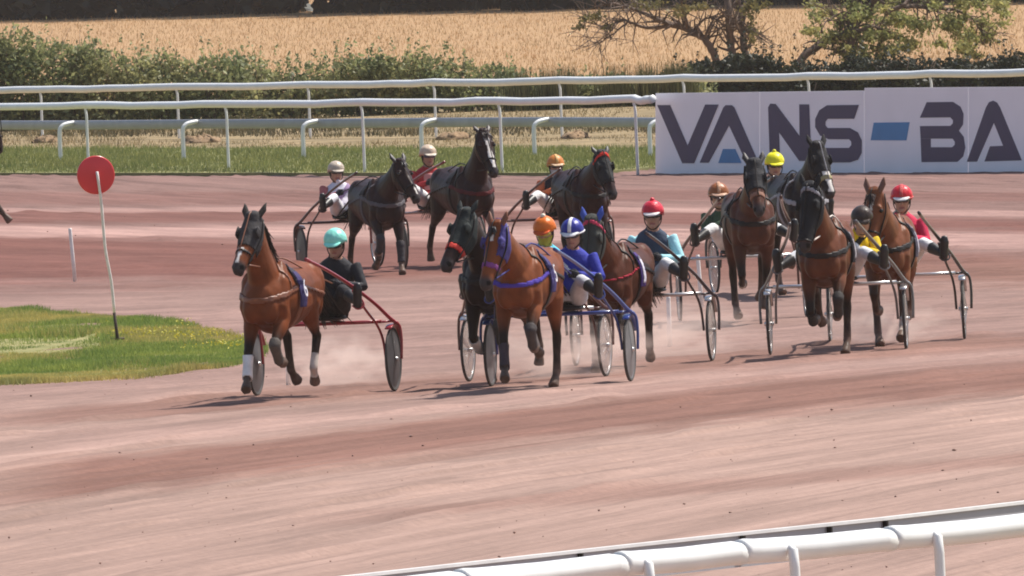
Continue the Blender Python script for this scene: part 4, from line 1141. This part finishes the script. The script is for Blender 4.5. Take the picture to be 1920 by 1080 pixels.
# hoarding with blue lettering
def hoarding():
    B0 = G(1229, 326, .0); B1 = G(1990, 322.5, .0)
    B0 = B0 - np.array([0, .18, 0]); B1 = B1 - np.array([0, .18, 0])
    u = unit((B1 - B0) * [1, 1, 0]); nrm = np.array([u[1], -u[0], 0])           # towards the camera
    if nrm[1] > 0: nrm = -nrm
    def W(px, py, off=0.0):
        dr = ray(px, py); P0 = B0 + nrm * off
        t = ((P0 - CP) @ nrm) / (dr @ nrm)
        return CP + dr * t
    t = empty('advertising_hoarding', tuple(B0)); tag(t, 'long white advertising hoarding with huge dark blue capital letters', 'hoarding')
    inv = lambda p: np.asarray(p) - B0
    PW = mat('hoarding_white', (.88, .86, .91), .5, .04, 1.2)
    INK = mat('hoarding_ink', (.026, .018, .085), .5, .1, 3); SKYB = mat('hoarding_blue', (.03, .21, .47), .5, .08, 3)
    def plate(name, poly, off, thick, m, holes=None):
        me = bpy.data.meshes.new(name); bm = bmesh.new()
        fr = [bm.verts.new(inv(W(x, y, off))) for x, y in poly]
        bk = [bm.verts.new(inv(W(x, y, off) - nrm * thick)) for x, y in poly]
        try: f = bm.faces.new(fr); 
        except ValueError: return
        n = len(fr)
        for i in range(n): bm.faces.new((fr[i], fr[(i + 1) % n], bk[(i + 1) % n], bk[i]))
        bm.faces.new(bk[::-1])
        bm.normal_update()
        bmesh.ops.triangulate(bm, faces=[q for q in bm.faces if len(q.verts) > 4])
        bmesh.ops.recalc_face_normals(bm, faces=bm.faces)
        bm.to_mesh(me); bm.free(); me.materials.append(m)
        return link(name, me, t)
    plate('panel', [(1229, 175), (1424, 172.5), (1424, 325.5), (1229, 326.5)], 0, .03, PW)
    plate('panel', [(1425, 172.5), (1620, 170), (1620, 324.5), (1425, 325.5)], 0, .03, PW)
    plate('panel', [(1620.8, 165), (1815, 163.5), (1815, 323.5), (1620.8, 324.5)], .004, .03, PW)
    plate('panel', [(1816, 163.5), (1990, 162.5), (1990, 322.5), (1816, 323.5)], .004, .03, PW)
    Z = lambda L: [(1280 + x / 3, y / 3) for x, y in L]
    letters = [
        ([(1232, 197), (1256, 197), (1289, 273), (1322, 196), (1347, 196), (1301, 306), (1279, 306)], INK, 'letter'),
        (Z([(95, 915), (228, 605), (240, 592), (276, 592), (290, 605), (425, 915), (358, 915), (260, 705), (145, 915)]), INK, 'letter'),
        (Z([(226, 838), (294, 838), (330, 917), (200, 917)]), SKYB, 'letter_mark'),
        (Z([(490, 905), (480, 605), (492, 583), (522, 585), (657, 765), (655, 587), (710, 587), (722, 905), (655, 905), (540, 742), (546, 905)]), INK, 'letter'),
        (Z([(990, 590), (963, 668), (815, 668), (802, 684), (802, 706), (815, 720), (940, 720), (985, 745), (1006, 790), (1005, 860), (985, 898), (940, 913), (790, 914), (790, 832), (935, 832), (948, 816), (948, 797), (935, 783), (820, 783), (772, 762), (745, 715), (745, 670), (768, 620), (812, 592)]), INK, 'letter'),
        (Z([(1074, 690), (1276, 687), (1258, 790), (1057, 789)]), SKYB, 'dash'),
        (Z([(1372, 575), (1520, 573), (1562, 600), (1579, 640), (1576, 700), (1553, 735), (1580, 770), (1589, 830), (1577, 880), (1545, 910), (1343, 912), (1338, 780), (1395, 780), (1395, 828), (1515, 828), (1530, 815), (1530, 797), (1518, 780), (1338, 779.5), (1334, 709), (1505, 708), (1519, 694), (1520, 676), (1505, 660), (1334, 662)]), INK, 'letter'),
        (Z([(1598, 910), (1705, 605), (1722, 575), (1745, 566), (1768, 577), (1785, 605), (1907, 902), (1697, 908), (1728, 823), (1802, 820), (1750, 690), (1655, 909)]), INK, 'letter'),
        ([(1960, 192), (1985, 192), (1985, 302), (1960, 302)], INK, 'letter'),
    ]
    for poly, m, nm in letters: plate(nm, poly, .009, .004, m)
    for x in (1240, 1424, 1620, 1815, 1985):
        b = inv(W(x, 325, -.06)); tp = inv(W(x, 180, -.06))
        mesh('post', *tube([np.array([b[0], b[1], -.1]), np.array([b[0], b[1], tp[2]])], .03, 8), WPL, t)
hoarding()

# start disc on its stick
def disc_marker():
    g = G(221, 640, .045); tip = AT(181, 322, g[1] - .1)
    t = empty('distance_marker', tuple(g)); tag(t, 'round red disc on a thin leaning white stick in the grass', 'marker')
    tp = tip - g
    fw = unit((CP - g) * [1, 1, 0]); fw = unit(fw + np.array([.25, 0, 0])); side = unit(np.cross(np.array([0, 0, 1.0]), fw)); up = unit(tp)
    c = tp + np.array([0, 0, -.04]) - fw * .04
    RED = mat('red_enamel', (.72, .03, .04), .35, .10, 5, coat=.2)
    v, f = [], []
    n = 40
    for o, r_ in ((.008, .235), (.012, .22), (.012, .0), (-.012, .235)):
        for k in range(n):
            a = 2 * math.pi * k / n
            v.append(c + fw * o + (side * math.cos(a) + np.array([0, 0, 1.0]) * math.sin(a)) * r_)
    for i, j in ((0, 1), (1, 2), (3, 0)):
        for k in range(n): f.append((i * n + k, i * n + (k + 1) % n, j * n + (k + 1) % n, j * n + k))
    f.append(tuple(3 * n + k for k in range(n))[::-1])
    mesh('disc', v, f, RED, t)
    STK = mat('weathered_white_wood', (.78, .72, .67), .6, .14, 18, bump=.2)
    b0 = tp * .16
    mesh('stick', *tube([b0, tp * .35 + side * .012, tp * .55 + side * -.012, tp * .8 + side * .01, tp + fw * .02], .017, 8, smoothn=3), STK, t)
    IR = mat('rusty_iron', (.045, .028, .02), .8, .3, 20)
    mesh('spike', *tube([np.array([0, 0, -.06]), b0 * .3, b0 * 1.06], .022, 8, r1=.018), IR, t)
    mesh('foot_bar', *tube([-side * .085 + np.array([0, 0, .03]), side * .085 + np.array([0, 0, .03])], .016, 8), IR, t)
disc_marker()
for (x, y, xt, yt, lab) in [(141, 527, 131, 428, 'white stake standing on the track beside the red disc'), (541, 724, 538, 628, 'white stake between the legs of the leading horse'),
                            (1256, 650, 1253, 556, 'white stake below the driver in navy vest'), (1316, 576, 1308, 478, 'white stake left of the brown horse')]:
    g = G(x, y); tp = AT(xt, yt, g[1]) - g
    o = mesh('track_stake', *tube([np.array([0, 0, -.06]), tp * .5, tp * .97, tp], .027, 10, r1=.022), mat('stake_white', (.80, .76, .72), .5, .14, 12)); o.location = g
    tag(o, lab, 'stake', 'white stakes marking the inside of the track')

# foreground rail and the backs of the boards beyond it
def front_rail():
    z = 1.18
    pts_px = [(560, 1124), (860, 1092), (1160, 1059), (1385, 1036), (1665, 1011), (1960, 980), (2200, 955)]
    P = [G(x, y, z) for x, y in pts_px]
    t = empty('running_rail', tuple(P[0] * [1, 1, 0])); tag(t, 'thick white rail sweeping across the bottom right foreground', 'rail')
    o0 = P[0] * [1, 1, 0]
    d = unit((P[-1] - P[0]) * [1, 1, 0]); side = np.array([-d[1], d[0], 0])
    for i in range(len(P) - 1):
        a, b = P[i] - o0, P[i + 1] - o0
        e = (b - a) * .02
        q = [a + e * .1 + np.array([0, 0, .004]), a + (b - a) * .03 + np.array([0, 0, .005]), a + (b - a) * .1, a + (b - a) * .5 + np.array([0, 0, -.008]), a + (b - a) * .94, b + e * .6 + np.array([0, 0, -.012])]
        mesh('rail', *loft([(q[0], .086, .080, side), (q[1], .090, .084, side), (q[2], .088, .082, side), (q[3], .088, .082, side), (q[4], .086, .080, side), (q[5], .082, .074, side)], 20), WPL, t)
    for x in (1218, 1489, 1760, 2030):
        k = np.interp(x, [q[0] for q in pts_px], [q[1] for q in pts_px])
        c = G(x, k + 8, z - .02) - o0
        mesh('post', *tube([np.array([c[0], c[1], -.05]), c + np.array([0, 0, -.1]), c + np.array([-.03, .02, .02])], .034, 10, smoothn=3), WPL, t)
    BK = mat('board_back_grey', (.36, .35, .37), .6, .10, 2); ED = mat('board_edge_white', (.78, .76, .74), .5, .08, 6)
    edge = [(560, 1089), (640, 1080), (1078, 1031), (1382, 998), (1545, 981), (1650, 970), (1925, 938), (2090, 919)]
    Q = [G(x, y, 1.22) - o0 for x, y in edge]
    for i in range(len(Q) - 1):
        a, b = Q[i], Q[i + 1]; L = np.linalg.norm((b - a)[:2]); dd = unit((b - a) * [1, 1, 0]); nn = np.array([-dd[1], dd[0], 0])
        RR = np.stack([dd, nn, np.array([0, 0, 1.0])], 1)
        mesh('board', *box((a + b) / 2 + np.array([0, 0, -.13]), (L - .012, .02, .21), RR), BK, t, smooth=False)
        mesh('board_edge', *box((a + b) / 2 + np.array([0, 0, -.012]), (L - .002, .05, .022), RR), ED, t, smooth=False)
        mesh('board_joint', *box(a + dd * .02 + np.array([0, 0, -.12]) - nn * .03, (.022, .035, .19), RR), LEATHER, t, smooth=False)
        k = int(np.argmin([np.linalg.norm((q - o0 - a)[:2]) for q in P])); c = P[k] - o0; d2 = unit((P[min(k + 1, len(P) - 1)] - P[max(k - 1, 0)]) * [1, 1, 0])
        foot = c + d2 * ((a - c) @ d2)
        mesh('bracket', *tube([a + dd * .03 + np.array([0, 0, -.17]), np.array([foot[0], foot[1], z])], .018, 6), STEEL, t)
front_rail()

# clods thrown up on the track
def clods():
    r = np.random.default_rng(77); mb = MB()
    for k in range(260):
        if k < 200: g = G(r.uniform(-20, 1940), 690 + 390 * r.random())
        else: g = G(r.uniform(-20, 1940), 345 + 320 * r.random())
        s = .004 + .009 * r.random() ** 4
        if in_poly(np.array([g[0]]), np.array([g[1]]), ISL)[0]: continue
        v, f = ball(g + np.array([0, 0, s * .3 + .008]), (s * r.uniform(.8, 1.9), s * r.uniform(.8, 1.9), s * .8), 6, 4)
        v = [np.asarray(q) + r.normal(size=3) * s * .18 for q in v]
        mb.add(v, f)
    o = mb.build('clods', mat('clod_sand', (.26, .155, .12), .95, .35, 12)); tag(o, 'small clods of sand lying on the track', 'clods', kind='stuff')
clods()

# ------------------------------------------------------------------ HEDGES, TREES, FAR WOOD
def foliage(name, blobs, n, size, m, parent, seed, fill=0.5):
    """leaf cards filling uneven blobs: (centre, radii)"""
    r = np.random.default_rng(seed)
    w = np.array([b[1][0] * b[1][2] for b in blobs]); w = w / w.sum()
    idx = r.choice(len(blobs), n, p=w)
    d = r.normal(size=(n, 3)); d /= np.linalg.norm(d, axis=1)[:, None]
    rad = (fill + (1 - fill) * r.random(n) ** .5) if fill > .2 else np.abs(r.normal(size=n)) * .9
    C = np.array([blobs[i][0] for i in idx]) + d * rad[:, None] * np.array([blobs[i][1] for i in idx]) * (0.85 + .3 * vnoise(d[:, 0] * 3 + idx, d[:, 2] * 3 + 7, seed))[:, None]
    v, f = cards(C, size * (.6 + .8 * r.random(n)), r)
    return mesh(name, v, f, m, parent, smooth=False)
H_G = leaf_mat('hedge_leaf', (.12, .14, .065), (.40, .40, .20), trans=.45)
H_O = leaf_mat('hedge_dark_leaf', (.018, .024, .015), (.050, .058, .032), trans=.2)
BARK = mat('bark', (.14, .095, .07), .9, .35, 8, bump=.6)
def hedge(name, label, x0, x1, d, topf, m, seed, n, size=.06):
    t = empty(name, tuple(AT((x0 + x1) / 2, 300, d) * [1, 1, 0])); tag(t, label, 'hedge')
    o = np.array(t.location); r = np.random.default_rng(seed)
    blobs = []; st = MB()
    x = x0
    while x < x1:
        z = max(.35, AT(x, topf(x), d)[2] * (.84 + .3 * vnoise(np.array([x * .018 + 3]), np.array([seed * 1.7]), 9)[0])); g = AT(x, 250, d)
        k = max(1, int(z / .42))
        for j in range(k):
            for e in range(2):
                rz = .32 + .2 * r.random()
                cz = min(z - rz * .75, .25 + j * .42 + .2 * r.random())
                blobs.append((np.array([g[0] + r.normal() * .2, d + r.uniform(-.6, .9), cz]) - o, np.array([.30 + .25 * r.random(), .3, rz])))
        for e in range(3):
            b = np.array([g[0] + r.normal() * .2, d + r.uniform(-.3, .5), -.05]) - o
            st.add(*tube([b, b + np.array([r.normal() * .1, r.normal() * .1, z * .5]), b + np.array([r.normal() * .25, r.normal() * .2, z * (.85 + .3 * r.random())])], .018, 5, r1=.004))
        x += 22
    foliage('foliage', blobs, n, size, m, t, seed, .25)
    st.build('stems', BARK, t)
    # upright shoots breaking the outline
    r2 = np.random.default_rng(seed + 50); C = []
    for k in range(int((x1 - x0) / 7)):
        x = r2.uniform(x0, x1); z = max(.35, AT(x, topf(x), d)[2]); g = AT(x, 250, d); hgt = .15 + .6 * r2.random() ** 2
        for j in range(16):
            t_ = r2.random(); C.append(np.array([g[0] + r2.normal() * .05 * (1.2 - t_), d + r2.normal() * .2, z - .15 + t_ * hgt]) - o)
    v, f = cards(np.array(C), size * .7, r2)
    mesh('shoots', v, f, m, t, smooth=False)
lt = lambda x: np.interp(x, [-100, 0, 120, 260, 420, 560, 700, 900, 990, 1020], [62, 72, 82, 112, 110, 122, 106, 118, 132, 150])
hedge('hedge', 'tall leafy green hedge behind the rails on the left', -120, 1010, 224 * KD, lt, H_G, 21, 34000, .065)
hedge('hedge', 'low scrubby hedge under the top rail in the middle', 985, 1300, 223 * KD, lambda x: 152, H_G, 22, 8000, .06)
rt = lambda x: np.interp(x, [1260, 1330, 1420, 1520, 1700, 1800, 1920, 2020], [146, 118, 102, 116, 112, 122, 108, 100])
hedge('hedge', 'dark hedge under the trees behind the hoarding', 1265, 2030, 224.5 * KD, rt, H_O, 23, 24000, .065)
# rank weeds in front of the wheat, between the hedges
r = np.random.default_rng(61); q = []
hts = []
for k in range(60):
    x = r.choice([1025, 1060, 1125, 1160, 1205, 1215, 1245, 1262, 1290, 985, 960]) + r.normal() * 9
    g = AT(x, 150, 222.5 * KD)
    for j in range(30): q.append((g[0] + r.normal() * .07, 222.5 * KD + r.normal() * .2)); hts.append(.75 + .35 * r.random())
blades('weeds', np.array(q), np.array(hts), np.full(len(q), .03), leaf_mat('weed_leaf', (.05, .06, .025), (.16, .15, .07)), 0.0, .12, label='thin weeds standing against the wheat beside the trees', cat='weeds', seed=62)
# straw heaps along the bank
HAY = mat('old_straw', (.24, .155, .085), .95, .4, 9, bump=.8)
for i, (x, y, w, lab) in enumerate([(378, 268, 42, 'heap of old straw under the grey rail left of the middle posts'), (850, 262, 34, 'heap of dried earth and straw behind the dark horse with the blaze'), (1080, 260, 30, 'low heap of straw behind the red browbanded horse'), (85, 268, 28, 'small straw heap at the far left under the grey rail')]):
    g = G(x, y, .05); rr = w / 95; rg = np.random.default_rng(90 + i)
    v, f = ball((0, 0, 0), (rr * .9, rr * 1.5, .13), 28, 12); v = [np.asarray(p_) * (1 + .22 * (vnoise(np.array([p_[0] * 7 + 5 * i]), np.array([p_[1] * 5 + p_[2] * 9]), 4)[0] - .5)) + rg.normal(size=3) * .03 for p_ in v]
    o = mesh('straw_heap', v, f, HAY); o.location = g; tag(o, lab, 'heap', 'straw heaps along the bank')

def branch_tree(label, cat, d, limbs, leafm, clumps, nleaf, seed, twig=1.0):
    """limbs: (pixel polyline, radius px start, end); placed round distance d with its own depth"""
    r = np.random.default_rng(seed)
    b = AT(limbs[0][0][0][0], limbs[0][0][0][1], d); t = empty('tree', (b[0], d, 0)); tag(t, label, cat)
    o = np.array([b[0], d, 0]); mb = MB(); tw = MB(); tips = []
    for li, (pl, r0, r1) in enumerate(limbs):
        dep = 0; P = []
        for i, (x, y) in enumerate(pl):
            dep += r.normal() * .25 if i else 0
            P.append(AT(x, y, d + dep) - o)
        if li < 4 and pl[0][1] > 95: P = [np.array([P[0][0] + .05, P[0][1], -.1])] + P
        S = smooth_path(P, 4)
        R = np.linspace(r0, r1, len(S)) / 83
        S = [q_ + r.normal(size=3) * .012 for q_ in S]
        mb.add(*loft([(q_, a_, a_) for q_, a_ in zip(S, R)], 9, np.array([1.0, .3, .1])))
        for k in range(int(len(S) * 1.6 * twig)):
            i = r.integers(len(S) // 3, len(S)); b0 = S[i]; l = (.25 + .6 * r.random())
            dr = unit(r.normal(size=3) + unit(S[-1] - S[0]) * .8 + np.array([0, 0, -.1]))
            p1 = b0 + dr * l * .5 + r.normal(size=3) * .06; p2 = b0 + dr * l + r.normal(size=3) * .12
            tw.add(*tube([b0, p1, p2], R[i] * .35 + .006, 5, r1=.004)); tips.append(p2)
            for k2 in range(2):
                p3 = p1 + unit(r.normal(size=3) + dr * .7) * l * .5; tw.add(*tube([p1, p1 * .5 + p3 * .5 + r.normal(size=3) * .03, p3], .008, 4, r1=.003)); tips.append(p3)
    mb.build('trunk', BARK, t); tw.build('twigs', BARK, t)
    bl = []
    for (x, y, rx, rz) in clumps:
        dd = r.normal() * .7
        c = AT(x, y, d + dd) - o
        for k in range(5):
            bl.append((c + r.normal(size=3) * [rx / 83 * .55, .45, rz / 83 * .55], np.array([rx / 83 * .42, .35, rz / 83 * .38])))
    if bl: foliage('crown', bl, nleaf, .05, leafm, t, seed, .15)
    return tips, t, o
L1 = leaf_mat('oak_leaf', (.13, .14, .045), (.42, .42, .17), trans=.5)
L2 = leaf_mat('thin_leaf', (.09, .085, .035), (.22, .19, .08), trans=.4)
branch_tree('leaning half bare tree with two straight trunks against the wheat', 'tree', 231 * KD,
    [([(1344, 118), (1330, 85), (1306, 62), (1262, 46), (1228, 36)], 8, 5), ([(1374, 112), (1370, 70), (1366, 30), (1362, -30)], 8, 6), ([(1398, 110), (1394, 70), (1387, 30), (1380, -30)], 7, 5),
     ([(1262, 46), (1215, 52), (1170, 38), (1140, 48), (1098, 42)], 4, 1), ([(1230, 36), (1195, 20), (1160, 8), (1120, 10)], 4, 1.5), ([(1300, 58), (1330, 32), (1360, 50)], 2.5, 1.5), ([(1180, 40), (1150, 62), (1125, 80)], 2, 1), ([(1290, 55), (1280, 20), (1270, -20)], 4, 2), ([(1366, 30), (1400, 45), (1420, 68)], 2, 1)],
    L2, [(1120, 30, 30, 18), (1300, 15, 40, 18), (1405, 55, 22, 26), (1412, 10, 20, 20), (1215, 10, 40, 14)], 1500, 31, 1.3)
branch_tree('leafy oak with spreading low limbs at the upper right', 'tree', 232 * KD,
    [([(1500, 118), (1530, 88), (1562, 70), (1588, 62), (1610, 40), (1640, 0), (1660, -40)], 8, 7), ([(1590, 120), (1596, 80), (1602, 40), (1600, -30)], 8, 7), ([(1660, 24), (1690, 12), (1730, 14), (1770, 16), (1815, 30), (1850, 70)], 5, 2), ([(1602, 60), (1640, 50), (1670, 60)], 4, 2), ([(1620, 30), (1580, 25), (1550, 40)], 3, 1.5), ([(1690, 12), (1720, -10), (1770, -30)], 4, 3)],
    L1, [(1548, 30, 30, 26), (1600, 20, 36, 26), (1610, 70, 34, 26), (1640, 104, 30, 22), (1690, 40, 40, 24), (1650, 10, 40, 18), (1760, 40, 46, 26), (1820, 30, 44, 30), (1850, 62, 36, 26), (1800, 75, 36, 20), (1700, 88, 36, 20), (1870, 8, 30, 16), (1530, 62, 20, 20), (1740, 5, 40, 14), (1830, 95, 26, 18), (1590, 100, 24, 16), (1575, 85, 36, 30), (1660, 70, 40, 30), (1720, 60, 40, 30), (1780, 60, 40, 24), (1620, 45, 40, 30)], 12500, 32, 1.0)

# dark wood closing the field
def wood():
    r = np.random.default_rng(71); bl = []
    for k in range(520):
        x = r.uniform(-250, 2150); yc = 50 - .019 * x
        g = G(x, yc); d = (350 + r.uniform(0, 7) - .024 * x) * KD
        bl.append((np.array([AT(x, 20, d)[0], d, r.uniform(.6, 6.5)]), np.array([.9 + .5 * r.random(), .8, .9 + .6 * r.random()])))
    t = foliage('wood', bl, 60000, .40, leaf_mat('wood_leaf', (.010, .014, .010), (.030, .036, .022), trans=.1), None, 72, .3)
    tag(t, 'dark line of trees closing the far side of the wheat field', 'wood', kind='stuff')
wood()

def dust():
    m = bpy.data.materials.new('dust'); N, L = nodes_of(m); N.remove(N['Principled BSDF'])
    pv = N.new('ShaderNodeVolumePrincipled'); pv.inputs['Color'].default_value = (.93, .77, .69, 1); pv.inputs['Anisotropy'].default_value = .1
    tc = N.new('ShaderNodeTexCoord'); ln = N.new('ShaderNodeVectorMath'); ln.operation = 'LENGTH'; L.new(tc.outputs['Object'], ln.inputs[0])
    mr = N.new('ShaderNodeMapRange'); mr.inputs[1].default_value = 1.0; mr.inputs[2].default_value = .1; mr.inputs[3].default_value = 0; mr.inputs[4].default_value = 1; L.new(ln.outputs['Value'], mr.inputs[0])
    nz = N.new('ShaderNodeTexNoise'); nz.inputs['Scale'].default_value = 2.6; nz.inputs['Detail'].default_value = 3; L.new(tc.outputs['Object'], nz.inputs['Vector'])
    m2 = N.new('ShaderNodeMapRange'); m2.inputs[1].default_value = .42; m2.inputs[2].default_value = .7; m2.inputs[3].default_value = 0; m2.inputs[4].default_value = 3.0; L.new(nz.outputs[0], m2.inputs[0])
    mu = N.new('ShaderNodeMath'); mu.operation = 'MULTIPLY'; L.new(mr.outputs[0], mu.inputs[0]); L.new(m2.outputs[0], mu.inputs[1]); L.new(mu.outputs[0], pv.inputs['Density'])
    L.new(pv.outputs[0], N['Material Output'].inputs['Volume'])
    for i, (x, y, rx, rz, lab) in enumerate([(640, 728, .55, .34, 'puff of dust between the wheels of the red sulky'), (1060, 712, .9, .36, 'dust raised behind the bright bay horse'), (1255, 672, .7, .36, 'dust drifting between the pale sulky wheels'), (1660, 648, .6, .28, 'dust kicked up beside the chestnut horse')]):
        g = G(x, y - 4); v, f = ball((0, 0, 0), 1.0, 16, 10)
        o = mesh('dust_cloud', v, f, m); o.location = (g[0], g[1], rz * .75); o.scale = (rx * 1.35, 1.2, rz * 1.05); o.rotation_euler = (0, 0, i)
        tag(o, lab, 'dust', 'dust clouds at the hooves', 'stuff')
dust()

def haze():
    x0, x1, y0, y1, z0, z1 = -120, 120, -12, 470 * KD, -1.5, 16
    v, f = box(((x0 + x1) / 2, (y0 + y1) / 2, (z0 + z1) / 2), (x1 - x0, y1 - y0, z1 - z0))
    m = bpy.data.materials.new('dusty_air'); N, L = nodes_of(m)
    N.remove(N['Principled BSDF'])
    pv = N.new('ShaderNodeVolumePrincipled'); pv.inputs['Color'].default_value = (.92, .84, .82, 1); pv.inputs['Density'].default_value = HAZE; pv.inputs['Anisotropy'].default_value = .2
    L.new(pv.outputs[0], N['Material Output'].inputs['Volume'])
    tag(mesh('haze', v, f, m, smooth=False), 'thin dusty summer haze in the air', 'haze', kind='stuff')
HAZE = 0.00012 / KD
haze()
